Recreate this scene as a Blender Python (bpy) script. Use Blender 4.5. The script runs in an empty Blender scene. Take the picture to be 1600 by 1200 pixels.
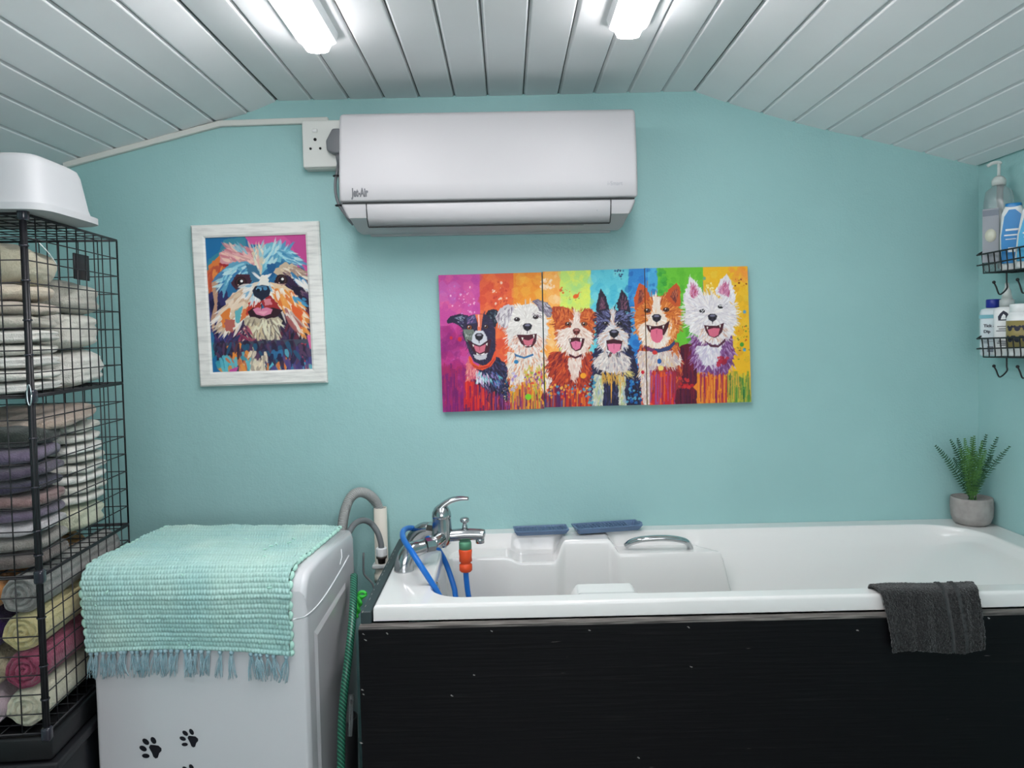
import bpy, bmesh, math, random
import numpy as np
from mathutils import Vector, Matrix, noise as mnoise
R = math.radians
scene = bpy.context.scene
C = scene.collection

# ------------------------------------------------------------------ camera
F = 1200.0
CAM = Vector((0, -2.3, 1.42))
PX0, PY0 = 793.0, 568.0
ROT = Matrix.Rotation(R(90 - 2.2), 3, 'X') @ Matrix.Rotation(R(-1.3), 3, 'Z')
cd = bpy.data.cameras.new('camera'); cam = bpy.data.objects.new('camera', cd); C.objects.link(cam)
cam.matrix_world = Matrix.Translation(CAM) @ ROT.to_4x4()
cd.sensor_width = 36; cd.lens = F / 1600 * 36
cd.shift_x = (800 - PX0) / 1600; cd.shift_y = (PY0 - 600) / 1600
cd.clip_start = 0.02
scene.camera = cam
# ------------------------------------------------------------------ light and exposure
w = bpy.data.worlds.new('world'); scene.world = w; w.use_nodes = True
w.node_tree.nodes['Background'].inputs[0].default_value = (0.95, 0.96, 1.0, 1)
w.node_tree.nodes['Background'].inputs[1].default_value = 4.5
scene.view_settings.view_transform = 'Standard'
scene.view_settings.look = 'None'
scene.view_settings.gamma = 1
scene.view_settings.use_curve_mapping = False
scene.view_settings.exposure = 0.34
LED = 27.0           # strength of the two ceiling battens


def ray(px, py):
    return (ROT @ Vector(((px - PX0) / F, -(py - PY0) / F, -1))).normalized()


def P(px, py, d):            # point at depth d in front of the camera (plane Y = -2.3 + d)
    r = ray(px, py); return CAM + r * (d / r.y)


def PY(px, py, y): return P(px, py, y + 2.3)


def PZ(px, py, z):
    r = ray(px, py); return CAM + r * ((z - CAM.z) / r.z)


def PX(px, py, x):
    r = ray(px, py); return CAM + r * (x / r.x)


# ------------------------------------------------------------------ materials
def srgb(c):
    def f(v):
        v /= 255.0
        return v / 12.92 if v <= 0.04045 else ((v + 0.055) / 1.055) ** 2.4
    return tuple(f(v) for v in c)


MATS = {}


def mat(name, col, rough=0.5, metal=0.0, spec=0.5, col2=None, nscale=8.0, bump=0.0, bscale=80.0, coat=0.0,
        trans=0.0, stretch=None, sheen=0.0, ramp=(0.35, 0.65), bstretch=None, ior=1.45, detail=4, alpha=1.0):
    if name in MATS: return MATS[name]
    m = bpy.data.materials.new(name); m.use_nodes = True
    nt = m.node_tree; N = nt.nodes; L = nt.links; b = N['Principled BSDF']
    b.inputs['Base Color'].default_value = (*srgb(col), 1)
    b.inputs['Roughness'].default_value = rough
    b.inputs['Metallic'].default_value = metal
    b.inputs['Specular IOR Level'].default_value = spec
    b.inputs['Coat Weight'].default_value = coat
    b.inputs['Transmission Weight'].default_value = trans
    b.inputs['Sheen Weight'].default_value = sheen
    b.inputs['IOR'].default_value = ior
    b.inputs['Alpha'].default_value = alpha
    tc = N.new('ShaderNodeTexCoord')
    if col2 is not None:
        n = N.new('ShaderNodeTexNoise'); n.inputs['Scale'].default_value = nscale; n.inputs['Detail'].default_value = detail
        mp = N.new('ShaderNodeMapping'); L.new(tc.outputs['Object'], mp.inputs[0])
        if stretch: mp.inputs['Scale'].default_value = stretch
        L.new(mp.outputs[0], n.inputs['Vector'])
        r = N.new('ShaderNodeValToRGB'); L.new(n.outputs[0], r.inputs[0])
        r.color_ramp.elements[0].position = ramp[0]; r.color_ramp.elements[1].position = ramp[1]
        r.color_ramp.elements[0].color = (*srgb(col), 1); r.color_ramp.elements[1].color = (*srgb(col2), 1)
        L.new(r.outputs[0], b.inputs['Base Color'])
    if bump > 0:
        n2 = N.new('ShaderNodeTexNoise'); n2.inputs['Scale'].default_value = bscale; n2.inputs['Detail'].default_value = 3
        mp = N.new('ShaderNodeMapping'); L.new(tc.outputs['Object'], mp.inputs[0])
        if bstretch: mp.inputs['Scale'].default_value = bstretch
        L.new(mp.outputs[0], n2.inputs['Vector'])
        bp = N.new('ShaderNodeBump'); bp.inputs['Strength'].default_value = 1.0; bp.inputs['Distance'].default_value = bump
        L.new(n2.outputs[0], bp.inputs['Height']); L.new(bp.outputs[0], b.inputs['Normal'])
    MATS[name] = m
    return m


def attr_mat(name, rough=0.6, bump=0.0):
    m = bpy.data.materials.new(name); m.use_nodes = True
    nt = m.node_tree; b = nt.nodes['Principled BSDF']
    a = nt.nodes.new('ShaderNodeAttribute'); a.attribute_name = 'paint'
    nt.links.new(a.outputs['Color'], b.inputs['Base Color'])
    b.inputs['Roughness'].default_value = rough
    b.inputs['Specular IOR Level'].default_value = 0.3
    return m


def emit(name, col, s):
    m = bpy.data.materials.new(name); m.use_nodes = True
    b = m.node_tree.nodes['Principled BSDF']
    b.inputs['Base Color'].default_value = (*srgb(col), 1)
    b.inputs['Emission Color'].default_value = (*srgb(col), 1)
    b.inputs['Emission Strength'].default_value = s
    return m


# ------------------------------------------------------------------ mesh helpers
def obj(name, bm, m, parent=None, smooth=True, loc=None, rot=None, label=None):
    me = bpy.data.meshes.new(name)
    if isinstance(bm, bmesh.types.BMesh):
        bm.to_mesh(me); bm.free()
    else:
        vs, fs = bm; me.from_pydata([tuple(v) for v in vs], [], fs); me.update()
    me.polygons.foreach_set('use_smooth', [smooth] * len(me.polygons))
    if m is not None:
        for q in (m if isinstance(m, (list, tuple)) else [m]): me.materials.append(q)
    o = bpy.data.objects.new(name, me); C.objects.link(o)
    if parent is not None: o.parent = parent
    if loc is not None: o.location = loc
    if rot is not None: o.rotation_euler = rot
    if label: o['label'] = label
    return o


def sharp(o, ang=35):
    me = o.data
    bm = bmesh.new(); bm.from_mesh(me)
    for e in bm.edges:
        if len(e.link_faces) == 2 and e.calc_face_angle(0) > R(ang): e.smooth = False
    bm.to_mesh(me); bm.free(); return o


def thing(name, label, cat, loc=(0, 0, 0), rotz=0, group=None):
    o = bpy.data.objects.new(name, None); C.objects.link(o); o.empty_display_size = 0.05
    o.location = loc; o.rotation_euler = (0, 0, rotz); o['label'] = label; o['category'] = cat
    if group: o['group'] = group
    return o


def tag(o, label, cat, group=None):
    o['label'] = label; o['category'] = cat
    if group: o['group'] = group
    return o


def struct(name, bm, m, smooth=False, parent=None):
    o = obj(name, bm, m, parent, smooth)
    if parent is None: o['kind'] = 'structure'
    return o


def add_box(bm, c, s, bev=0.0, seg=2, rot=None):
    r = bmesh.ops.create_cube(bm, size=1.0)
    vs = r['verts']
    bmesh.ops.scale(bm, vec=s, verts=vs)
    if bev > 0:
        es = list({e for v in vs for e in v.link_edges})
        rr = bmesh.ops.bevel(bm, geom=es, offset=bev, segments=seg, profile=0.5, affect='EDGES')
        vs = list({v for f in rr['faces'] for v in f.verts} | {v for v in vs if v.is_valid})
    if rot is not None: bmesh.ops.rotate(bm, cent=(0, 0, 0), matrix=rot.to_matrix() if hasattr(rot, 'to_matrix') else rot, verts=vs)
    bmesh.ops.translate(bm, vec=c, verts=vs)
    return vs


def box(c, s, bev=0.0, seg=2, rot=None):
    bm = bmesh.new(); add_box(bm, c, s, bev, seg, rot); return bm


def smooth_path(pts, n=8):
    pts = [Vector(p) for p in pts]; out = []
    q = [pts[0] * 2 - pts[1]] + pts + [pts[-1] * 2 - pts[-2]]
    for i in range(1, len(q) - 2):
        p0, p1, p2, p3 = q[i - 1:i + 3]
        for k in range(n):
            t = k / n
            out.append(0.5 * ((2 * p1) + (-p0 + p2) * t + (2 * p0 - 5 * p1 + 4 * p2 - p3) * t * t + (-p0 + 3 * p1 - 3 * p2 + p3) * t ** 3))
    out.append(pts[-1]); return out


def add_tube(bm, path, r, seg=10, cap=True):
    path = [Vector(p) for p in path]; n = len(path)
    rs = r if isinstance(r, (list, tuple)) else [r] * n
    t0 = (path[1] - path[0]).normalized()
    up = Vector((0, 0, 1)) if abs(t0.z) < 0.9 else Vector((1, 0, 0))
    nrm = (up - t0 * up.dot(t0)).normalized(); rings = []
    for i, p in enumerate(path):
        if i == 0: t = path[1] - path[0]
        elif i == n - 1: t = path[-1] - path[-2]
        else: t = (path[i + 1] - path[i]).normalized() + (path[i] - path[i - 1]).normalized()
        t = t.normalized()
        nrm = (nrm - t * nrm.dot(t)).normalized(); b = t.cross(nrm)
        rings.append([bm.verts.new(p + (nrm * math.cos(a) + b * math.sin(a)) * rs[i]) for a in [2 * math.pi * k / seg for k in range(seg)]])
    for i in range(n - 1):
        for k in range(seg):
            bm.faces.new((rings[i][k], rings[i][(k + 1) % seg], rings[i + 1][(k + 1) % seg], rings[i + 1][k]))
    if cap:
        bm.faces.new(rings[0][::-1]); bm.faces.new(rings[-1])


def tube(path, r, seg=10):
    bm = bmesh.new(); add_tube(bm, path, r, seg); return bm


def add_lathe(bm, prof, seg=32, c=(0, 0, 0), sx=1.0, sy=1.0):
    c = Vector(c); rings = []
    for r, z in prof:
        if r < 1e-6: rings.append([bm.verts.new(c + Vector((0, 0, z)))])
        else: rings.append([bm.verts.new(c + Vector((r * sx * math.cos(2 * math.pi * k / seg), r * sy * math.sin(2 * math.pi * k / seg), z))) for k in range(seg)])
    for a, b in zip(rings[:-1], rings[1:]):
        for k in range(seg):
            k2 = (k + 1) % seg
            if len(a) == 1 and len(b) == 1: continue
            if len(a) == 1: bm.faces.new((a[0], b[k2], b[k]))
            elif len(b) == 1: bm.faces.new((a[k], a[k2], b[0]))
            else: bm.faces.new((a[k], a[k2], b[k2], b[k]))


def lathe(prof, seg=32, c=(0, 0, 0), sx=1.0, sy=1.0):
    bm = bmesh.new(); add_lathe(bm, prof, seg, c, sx, sy)
    bmesh.ops.recalc_face_normals(bm, faces=bm.faces); return bm


def add_prism(bm, pts, vec):
    a = [bm.verts.new(Vector(p)) for p in pts]; b = [bm.verts.new(Vector(p) + Vector(vec)) for p in pts]
    n = len(a)
    bm.faces.new(a[::-1]); bm.faces.new(b)
    for i in range(n): bm.faces.new((a[i], a[(i + 1) % n], b[(i + 1) % n], b[i]))


def prism(pts, vec, bev=0.0, seg=2):
    bm = bmesh.new(); add_prism(bm, pts, vec)
    bmesh.ops.recalc_face_normals(bm, faces=bm.faces)
    if bev > 0: bmesh.ops.bevel(bm, geom=list(bm.edges), offset=bev, segments=seg, profile=0.5, affect='EDGES')
    return bm


def grid_mesh(pos, nu, nv):
    """pos: array (nv, nu, 3)"""
    v = pos.reshape(-1, 3)
    i = np.arange((nv - 1) * nu).reshape(nv - 1, nu)[:, :-1].ravel()
    f = np.stack([i, i + 1, i + 1 + nu, i + nu], 1)
    me = bpy.data.meshes.new('grid')
    me.vertices.add(len(v)); me.vertices.foreach_set('co', v.astype(np.float32).ravel())
    me.loops.add(len(f) * 4); me.loops.foreach_set('vertex_index', f.astype(np.int32).ravel())
    me.polygons.add(len(f)); me.polygons.foreach_set('loop_start', np.arange(len(f), dtype=np.int32) * 4)
    me.polygons.foreach_set('loop_total', np.full(len(f), 4, dtype=np.int32))
    me.polygons.foreach_set('use_smooth', [True] * len(f))
    me.update(); me.validate()
    return me


def obj_me(name, me, m, parent=None, loc=None, rot=None):
    me.name = name; me.materials.append(m)
    o = bpy.data.objects.new(name, me); C.objects.link(o)
    if parent is not None: o.parent = parent
    if loc is not None: o.location = loc
    if rot is not None: o.rotation_euler = rot
    return o


def text_obj(name, s, size, m, parent=None, loc=(0, 0, 0), rot=(R(90), 0, 0), sx=1.0, off=0.0, ext=0.0003):
    cu = bpy.data.curves.new('lettering', 'FONT'); cu.body = s; cu.size = size; cu.extrude = ext; cu.offset = off
    cu.resolution_u = 4
    t = bpy.data.objects.new('lettering', cu); C.objects.link(t)
    dg = bpy.context.evaluated_depsgraph_get(); me = bpy.data.meshes.new_from_object(t.evaluated_get(dg))
    bpy.data.objects.remove(t); bpy.data.curves.remove(cu)
    me.materials.clear(); me.materials.append(m); me.name = name
    o = bpy.data.objects.new(name, me); C.objects.link(o)
    if parent is not None: o.parent = parent
    o.location = loc; o.rotation_euler = rot; o.scale = (sx, 1, 1)
    return o


# ------------------------------------------------------------------ the room
XR = 1.412; XL = -1.50; YB = -4.0
TEAL = (158, 199, 198)
wall_m = mat('wall_paint', TEAL, 0.42, col2=(153, 194, 193), nscale=3.0, bump=0.0012, bscale=28, spec=0.35, detail=6)
# second, finer roughness of the roller paint
nt = wall_m.node_tree
for n_ in nt.nodes:
    if n_.type == 'BUMP': bpn = n_
vn = nt.nodes.new('ShaderNodeTexNoise'); vn.inputs['Scale'].default_value = 160; vn.inputs['Detail'].default_value = 2
b2 = nt.nodes.new('ShaderNodeBump'); b2.inputs['Strength'].default_value = 1; b2.inputs['Distance'].default_value = 0.0006
nt.links.new(nt.nodes['Texture Coordinate'].outputs['Object'], vn.inputs['Vector'])
nt.links.new(vn.outputs[0], b2.inputs['Height']); nt.links.new(bpn.outputs[0], b2.inputs['Normal'])
nt.links.new(b2.outputs[0], nt.nodes['Principled BSDF'].inputs['Normal'])
ceil_m = mat('ceiling_boards', (240, 240, 241), 0.5, col2=(234, 234, 235), nscale=2.5, spec=0.4)
gap_m = mat('board_gap', (96, 102, 100), 0.8)

# ceiling profile on the back wall, from photograph points
cpts = [(30, 275), (128, 249), (183, 234), (233, 221), (285, 206), (336, 191), (388, 177), (433, 158), (488, 157), (545, 155), (600, 153.5), (655, 152), (710, 150.5),
        (762, 149), (818, 148.5), (873, 147.5), (928, 146.5), (981, 145.5), (1034, 145), (1085, 145), (1137, 161), (1190, 177), (1240, 191),
        (1292, 204), (1345, 215), (1393, 227), (1443, 239), (1494, 252), (1528, 260), (1580, 272)]
prof = [P(x, y, 2.3) for x, y in cpts]
prof[7].z = prof[8].z; zf = sum(p.z for p in prof[8:20]) / 12
prof = [(p.x, zf if 7 <= i <= 19 else p.z) for i, p in enumerate(prof)]
# left slope goes on to the left wall
dx = prof[1][0] - prof[2][0]; sl = (prof[2][1] - prof[1][1]) / (prof[2][0] - prof[1][0])
sl = (prof[7][1] - prof[1][1]) / (prof[7][0] - prof[1][0])
prof[0] = (prof[1][0] + dx, prof[1][1] + sl * dx)
while prof[0][0] > XL - 0.05: prof.insert(0, (prof[0][0] + dx, prof[0][1] + sl * dx))


def ceil_z(x):
    for (a, za), (b, zb) in zip(prof[:-1], prof[1:]):
        if a <= x <= b: return za + (zb - za) * (x - a) / (b - a)
    return prof[-1][1] if x > 0 else prof[0][1]


bm = bmesh.new()
for (a, za), (b, zb) in zip(prof[:-1], prof[1:]):
    # one board: flat face with a beaded edge on one side and a rounded one on the other
    L_ = math.hypot(b - a, zb - za); ux, uz = (b - a) / L_, (zb - za) / L_; nx, nz = -uz, ux
    cs = [(0, 0.010), (0.0015, 0.006), (0.005, 0.0012), (0.008, 0), (L_ - 0.007, 0), (L_ - 0.004, 0.0015), (L_ - 0.002, 0.010)]
    row = []
    for Yv in (0.03, YB):
        row.append([bm.verts.new((a + ux * s + nx * h, Yv, za + uz * s + nz * h)) for s, h in cs])
    for i in range(len(cs) - 1): bm.faces.new((row[0][i], row[0][i + 1], row[1][i + 1], row[1][i]))
for (a, za), (b, zb) in zip(prof[:-1], prof[1:]):
    f = bm.faces.new([bm.verts.new(q) for q in ((a, 0.03, za + 0.0095), (b, 0.03, zb + 0.0095), (b, YB, zb + 0.0095), (a, YB, za + 0.0095))])
    f.material_index = 1
co = struct('ceiling', bm, [ceil_m, gap_m])


def add_quad(bm, *pts): bm.faces.new([bm.verts.new(p) for p in pts])


T = 0.1
# back wall as a slab following the ceiling line
pr = [(x, z + 0.004) for x, z in prof]
pts = [(pr[0][0], 0, 0)] + [(x, 0, z) for x, z in pr] + [(pr[-1][0], 0, 0)]
struct('wall_back', prism(pts, (0, T, 0)), wall_m)
struct('wall_right', box((XR + T / 2, YB / 2, 1.1), (T, -YB, 2.2)), wall_m)
struct('wall_left', box((XL - T / 2, YB / 2, 1.1), (T, -YB, 2.2)), wall_m)
bm = bmesh.new()     # wall behind the camera with a window opening
wx0, wx1, wz0, wz1 = -0.75, 1.05, 0.9, 1.95
add_box(bm, ((XL + wx0) / 2, YB - T / 2, 1.15), (wx0 - XL, T, 2.3)); add_box(bm, ((XR + wx1) / 2, YB - T / 2, 1.15), (XR - wx1, T, 2.3))
add_box(bm, ((wx0 + wx1) / 2, YB - T / 2, wz0 / 2), (wx1 - wx0, T, wz0)); add_box(bm, ((wx0 + wx1) / 2, YB - T / 2, (wz1 + 2.3) / 2), (wx1 - wx0, T, 2.3 - wz1))
struct('wall_front', bm, mat('pale_plaster', (224, 222, 216), 0.6))
white_m = mat('white_paint', (236, 238, 236), 0.35)
bm = bmesh.new()
for x in (wx0 + 0.02, (wx0 + wx1) / 2, wx1 - 0.02): add_box(bm, (x, YB - 0.04, (wz0 + wz1) / 2), (0.04, 0.05, wz1 - wz0))
for z in (wz0 + 0.02, wz1 - 0.02): add_box(bm, ((wx0 + wx1) / 2, YB - 0.04, z), (wx1 - wx0, 0.05, 0.04))
struct('window_1', bm, white_m)
struct('floor', box((0, YB / 2, -0.05), (3.2, -YB + 0.2, 0.1)), mat('floor_vinyl', (150, 150, 147), 0.4, col2=(132, 132, 130), nscale=6))

# ------------------------------------------------------------------ ceiling lights
lamp_body = mat('lamp_housing', (238, 240, 242), 0.3, trans=0.0)
glow = emit('lamp_diffuser', (253, 250, 252), LED)
for (lx, ly, lab) in ((-0.424, -0.455, 'left'), (0.290, -0.50, 'right')):
    zc = ceil_z(lx); Ln = 1.25
    t = thing('ceiling_light', 'glowing white LED batten on the boarded ceiling, %s' % ('above the socket and dog portrait side' if lab == 'left' else 'right-hand one above the air conditioner'), 'ceiling light',
              (lx, ly - Ln / 2, zc), 0, 'LED battens on the ceiling')
    # housing: shallow tray with rounded ends
    bmh = bmesh.new()
    def slot(wd, ln, z0, z1, bmx, n=10, inset=0.0):
        loops = []
        for z, k in ((z0, 0), (z1, inset)):
            lp = []
            for s, c0 in ((1, ln / 2 - wd / 2), (-1, -ln / 2 + wd / 2)):
                for i in range(n + 1):
                    a = math.pi * i / n + (0 if s > 0 else math.pi)
                    lp.append(bmx.verts.new(((wd / 2 - k) * math.cos(a), c0 + (wd / 2 - k) * 0.62 * math.sin(a), z)))
            loops.append(lp)
        m_ = len(loops[0])
        for i in range(m_): bmx.faces.new((loops[0][i], loops[0][(i + 1) % m_], loops[1][(i + 1) % m_], loops[1][i]))
        bmx.faces.new(loops[1]); bmx.faces.new(loops[0][::-1])
        bmesh.ops.recalc_face_normals(bmx, faces=bmx.faces)
    slot(0.098, Ln + 0.03, 0.0, -0.018, bmh, inset=0.006); sharp(obj('housing', bmh, lamp_body, t))
    bmh = bmesh.new(); slot(0.070, Ln, -0.018, -0.038, bmh, inset=0.010); sharp(obj('diffuser', bmh, glow, t), 60)

# ------------------------------------------------------------------ cable trunking, socket, plug
trunk_m = mat('trunking_plastic', (214, 214, 208), 0.45)
bm = bmesh.new()
for (a, b, wpx) in (((100, 259), (346, 193), 9), ((344, 193.5), (513, 188), 9)):
    A = P(a[0], a[1], 2.292); B = P(b[0], b[1], 2.292); d = (B - A); ang = math.atan2(d.z, d.x)
    add_box(bm, (A + B) / 2, (d.length, 0.016, 0.017), 0.002, 1, Matrix.Rotation(-ang, 3, 'Y'))
tag(obj('cable_trunking', bm, trunk_m, smooth=False), 'thin white cable trunking bent along the top of the teal wall', 'cable trunking')
S = P(512, 227, 2.27)
sk = thing('wall_socket', 'white three-pin wall socket beside the air conditioner', 'socket', (S.x, -0.0, S.z))
obj('back_box', box((0, -0.021, -0.003), (0.135, 0.042, 0.135), 0.004), trunk_m, sk)
obj('face_plate', box((0, -0.046, 0), (0.138, 0.010, 0.135), 0.004), mat('socket_face', (224, 225, 220), 0.35), sk)
hole_m = mat('socket_hole', (25, 25, 25), 0.8)
for (x, z, r_) in ((-0.031, 0.012, 0.0045), (-0.045, -0.014, 0.0035), (-0.017, -0.014, 0.0035)):
    bm = lathe([(0, 0.0015), (r_, 0.0015), (r_, -0.001), (0, -0.001)], 14)
    obj('pin_hole', bm, hole_m, sk, loc=(x, -0.0515, z), rot=(R(90), 0, 0))
obj('rocker_switch', box((-0.031, -0.0525, 0.037), (0.016, 0.006, 0.011), 0.003), mat('rocker', (232, 232, 230), 0.3), sk)
plug_m = mat('grey_plug', (116, 118, 122), 0.45)
pl = thing('power_plug', 'grey three-pin plug pushed into the wall socket', 'plug', (S.x + 0.040, -0.052, S.z))
o_ = [(-0.031, -0.028), (-0.033, 0.0), (-0.014, 0.034), (0.008, 0.034), (0.022, 0.0), (0.02, -0.028), (0.008, -0.037), (-0.012, -0.037)]
obj('plug_body', prism([(x, 0, z) for x, z in o_], (0, -0.034, 0), 0.005, 3), plug_m, pl)
obj('cord_grip', tube([(-0.002, -0.02, -0.036), (0, -0.02, -0.062)], [0.008, 0.006]), plug_m, pl)
cab = [Vector((S.x + 0.039, -0.072, S.z - 0.11)), P(527, 266, 2.24), P(524, 285, 2.23), P(525, 305, 2.225), P(531, 322, 2.225), P(542, 338, 2.235), P(552, 349, 2.25)]
cab[0] = Vector((S.x + 0.039, -0.072, S.z - 0.058))
bm = tube(smooth_path(cab, 8), 0.0042, 10)
add_tube(bm, smooth_path([p + Vector((0.006 + 0.008 * math.sin(i), 0.004, -0.003)) for i, p in enumerate(cab[1:])], 8), 0.004, 10)
cb = obj('power_cable', bm, plug_m); tag(cb, 'bundled grey power cable hanging down beside the air conditioner', 'cable')
tie_m = mat('black_plastic', (22, 22, 24), 0.45)
for p in (P(525.5, 275, 2.232), P(529, 321, 2.225)):
    obj('cable_tie', lathe([(0.009, -0.002), (0.0105, 0), (0.009, 0.002)], 16), tie_m, cb, loc=p)

# ------------------------------------------------------------------ air conditioner
ac_m = mat('ac_plastic', (184, 183, 185), 0.5, spec=0.4)
aL, aR = P(531, 240, 2.12).x, P(993, 240, 2.12).x
aT = P(763, 171, 2.11).z; aM = P(763, 311, 2.07).z; aB = P(763, 350, 2.16).z
cx = (aL + aR) / 2; W_ = aR - aL
ac = thing('air_conditioner', 'long white split air conditioner high on the teal wall', 'air conditioner', (cx, 0, 0)); ac.rotation_euler = (0, R(0.3), 0)
ac.location = (cx, 0, aM); zt = aT - aM; zb = aB - aM


def sect(y_z, x0, x1, mname, name, bev, m, taper=0.0, seg=3):
    bm = bmesh.new()
    add_prism(bm, [(x0, y, z) for y, z in y_z], (x1 - x0, 0, 0))
    bmesh.ops.recalc_face_normals(bm, faces=bm.faces)
    if bev: bmesh.ops.bevel(bm, geom=[e for e in bm.edges if abs((e.verts[0].co - e.verts[1].co).x) < 1e-6], offset=bev, segments=seg, profile=0.5, affect='EDGES')
    if taper:
        for v in bm.verts:
            if v.co.z < 0: v.co.x *= 1 + taper * v.co.z
    return obj(name, bm, m, ac)


def arc(y0, z0, r, a0, a1, n=6): return [(y0 + r * math.cos(R(a0 + (a1 - a0) * i / n)), z0 + r * math.sin(R(a0 + (a1 - a0) * i / n))) for i in range(n + 1)]


hw = W_ / 2
upper = [(0, 0.0), (0, zt - 0.01), (-0.02, zt)] + arc(-0.165, zt - 0.022, 0.022, 90, 160, 6) + [(-0.196, zt * 0.72), (-0.206, zt * 0.45), (-0.212, zt * 0.2), (-0.213, 0.008)]
upper = upper + [(-0.208, 0.002), (-0.15, 0.002)]
sharp(sect(upper, -hw, hw, '', 'front_cover', 0.010, ac_m), 50)
# lower body
zl = zb
lower = [(-0.002, -0.002), (-0.002, zl + 0.004), (-0.05, zl - 0.012), (-0.105, zl - 0.012), (-0.150, zl + 0.012), (-0.200, -0.040), (-0.2085, -0.016), (-0.2085, -0.002)]
sharp(sect(lower, -hw + 0.004, hw - 0.004, '', 'lower_body', 0.008, ac_m, taper=0.9), 50)
# louvre flap
fx0, fx1 = -hw + 0.075, hw - 0.075
flap = [(-0.2085, -0.006), (-0.2115, -0.010), (-0.203, -0.043), (-0.186, -0.062), (-0.180, -0.060), (-0.196, -0.036), (-0.203, -0.010)]
dark_m = mat('dark_gap', (30, 33, 34), 0.8)
sharp(sect([(y - 0.0012, z) for y, z in flap], fx0, fx1, '', 'louvre_flap', 0.001, ac_m, seg=1), 50)
bm = bmesh.new()
for xs in (fx0 - 0.0015, fx1 + 0.0015):
    for (y0, z0), (y1, z1) in zip(((-0.2094, -0.003), (-0.2022, -0.040), (-0.1985, -0.044)), ((-0.2022, -0.040), (-0.186, -0.058), (-0.182, -0.062))):
        add_tube(bm, [(xs, y0 - 0.001, z0), (xs, y1 - 0.001, z1)], 0.0014, 6)
add_box(bm, (0, -0.186, -0.0635), (fx1 - fx0, 0.006, 0.003)); add_box(bm, (0, -0.2092, -0.0015), (2 * hw - 0.02, 0.004, 0.0035))
obj('shadow_gap', bm, dark_m, ac, smooth=False)
obj('mounting_plate', box((0, -0.012, zl + 0.002), (2 * hw - 0.10, 0.022, 0.03), 0.002), ac_m, ac)
grey_txt = mat('grey_lettering', (92, 94, 98), 0.5)
def ac_y(z): return -0.2135 if z < zt * 0.2 else -0.211
to = text_obj('brand_lettering', 'Jet-Air', 0.031, grey_txt, ac, (-hw + 0.036, -0.2135, 0.016), sx=0.52, off=0.0014)
text_obj('model_lettering', 'i-Smart', 0.0165, mat('pale_lettering', (165, 166, 172), 0.5), ac, (hw - 0.083, -0.2135, 0.034), sx=0.85)
obj('status_light', box((hw - 0.11, -0.2065, -0.03), (0.004, 0.002, 0.003)), mat('ind', (190, 195, 200), 0.3), ac)
obj('drip_slot', box((hw - 0.19, -0.176, -0.0655), (0.09, 0.002, 0.0016)), mat('slot', (150, 155, 156), 0.6), ac)


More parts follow.
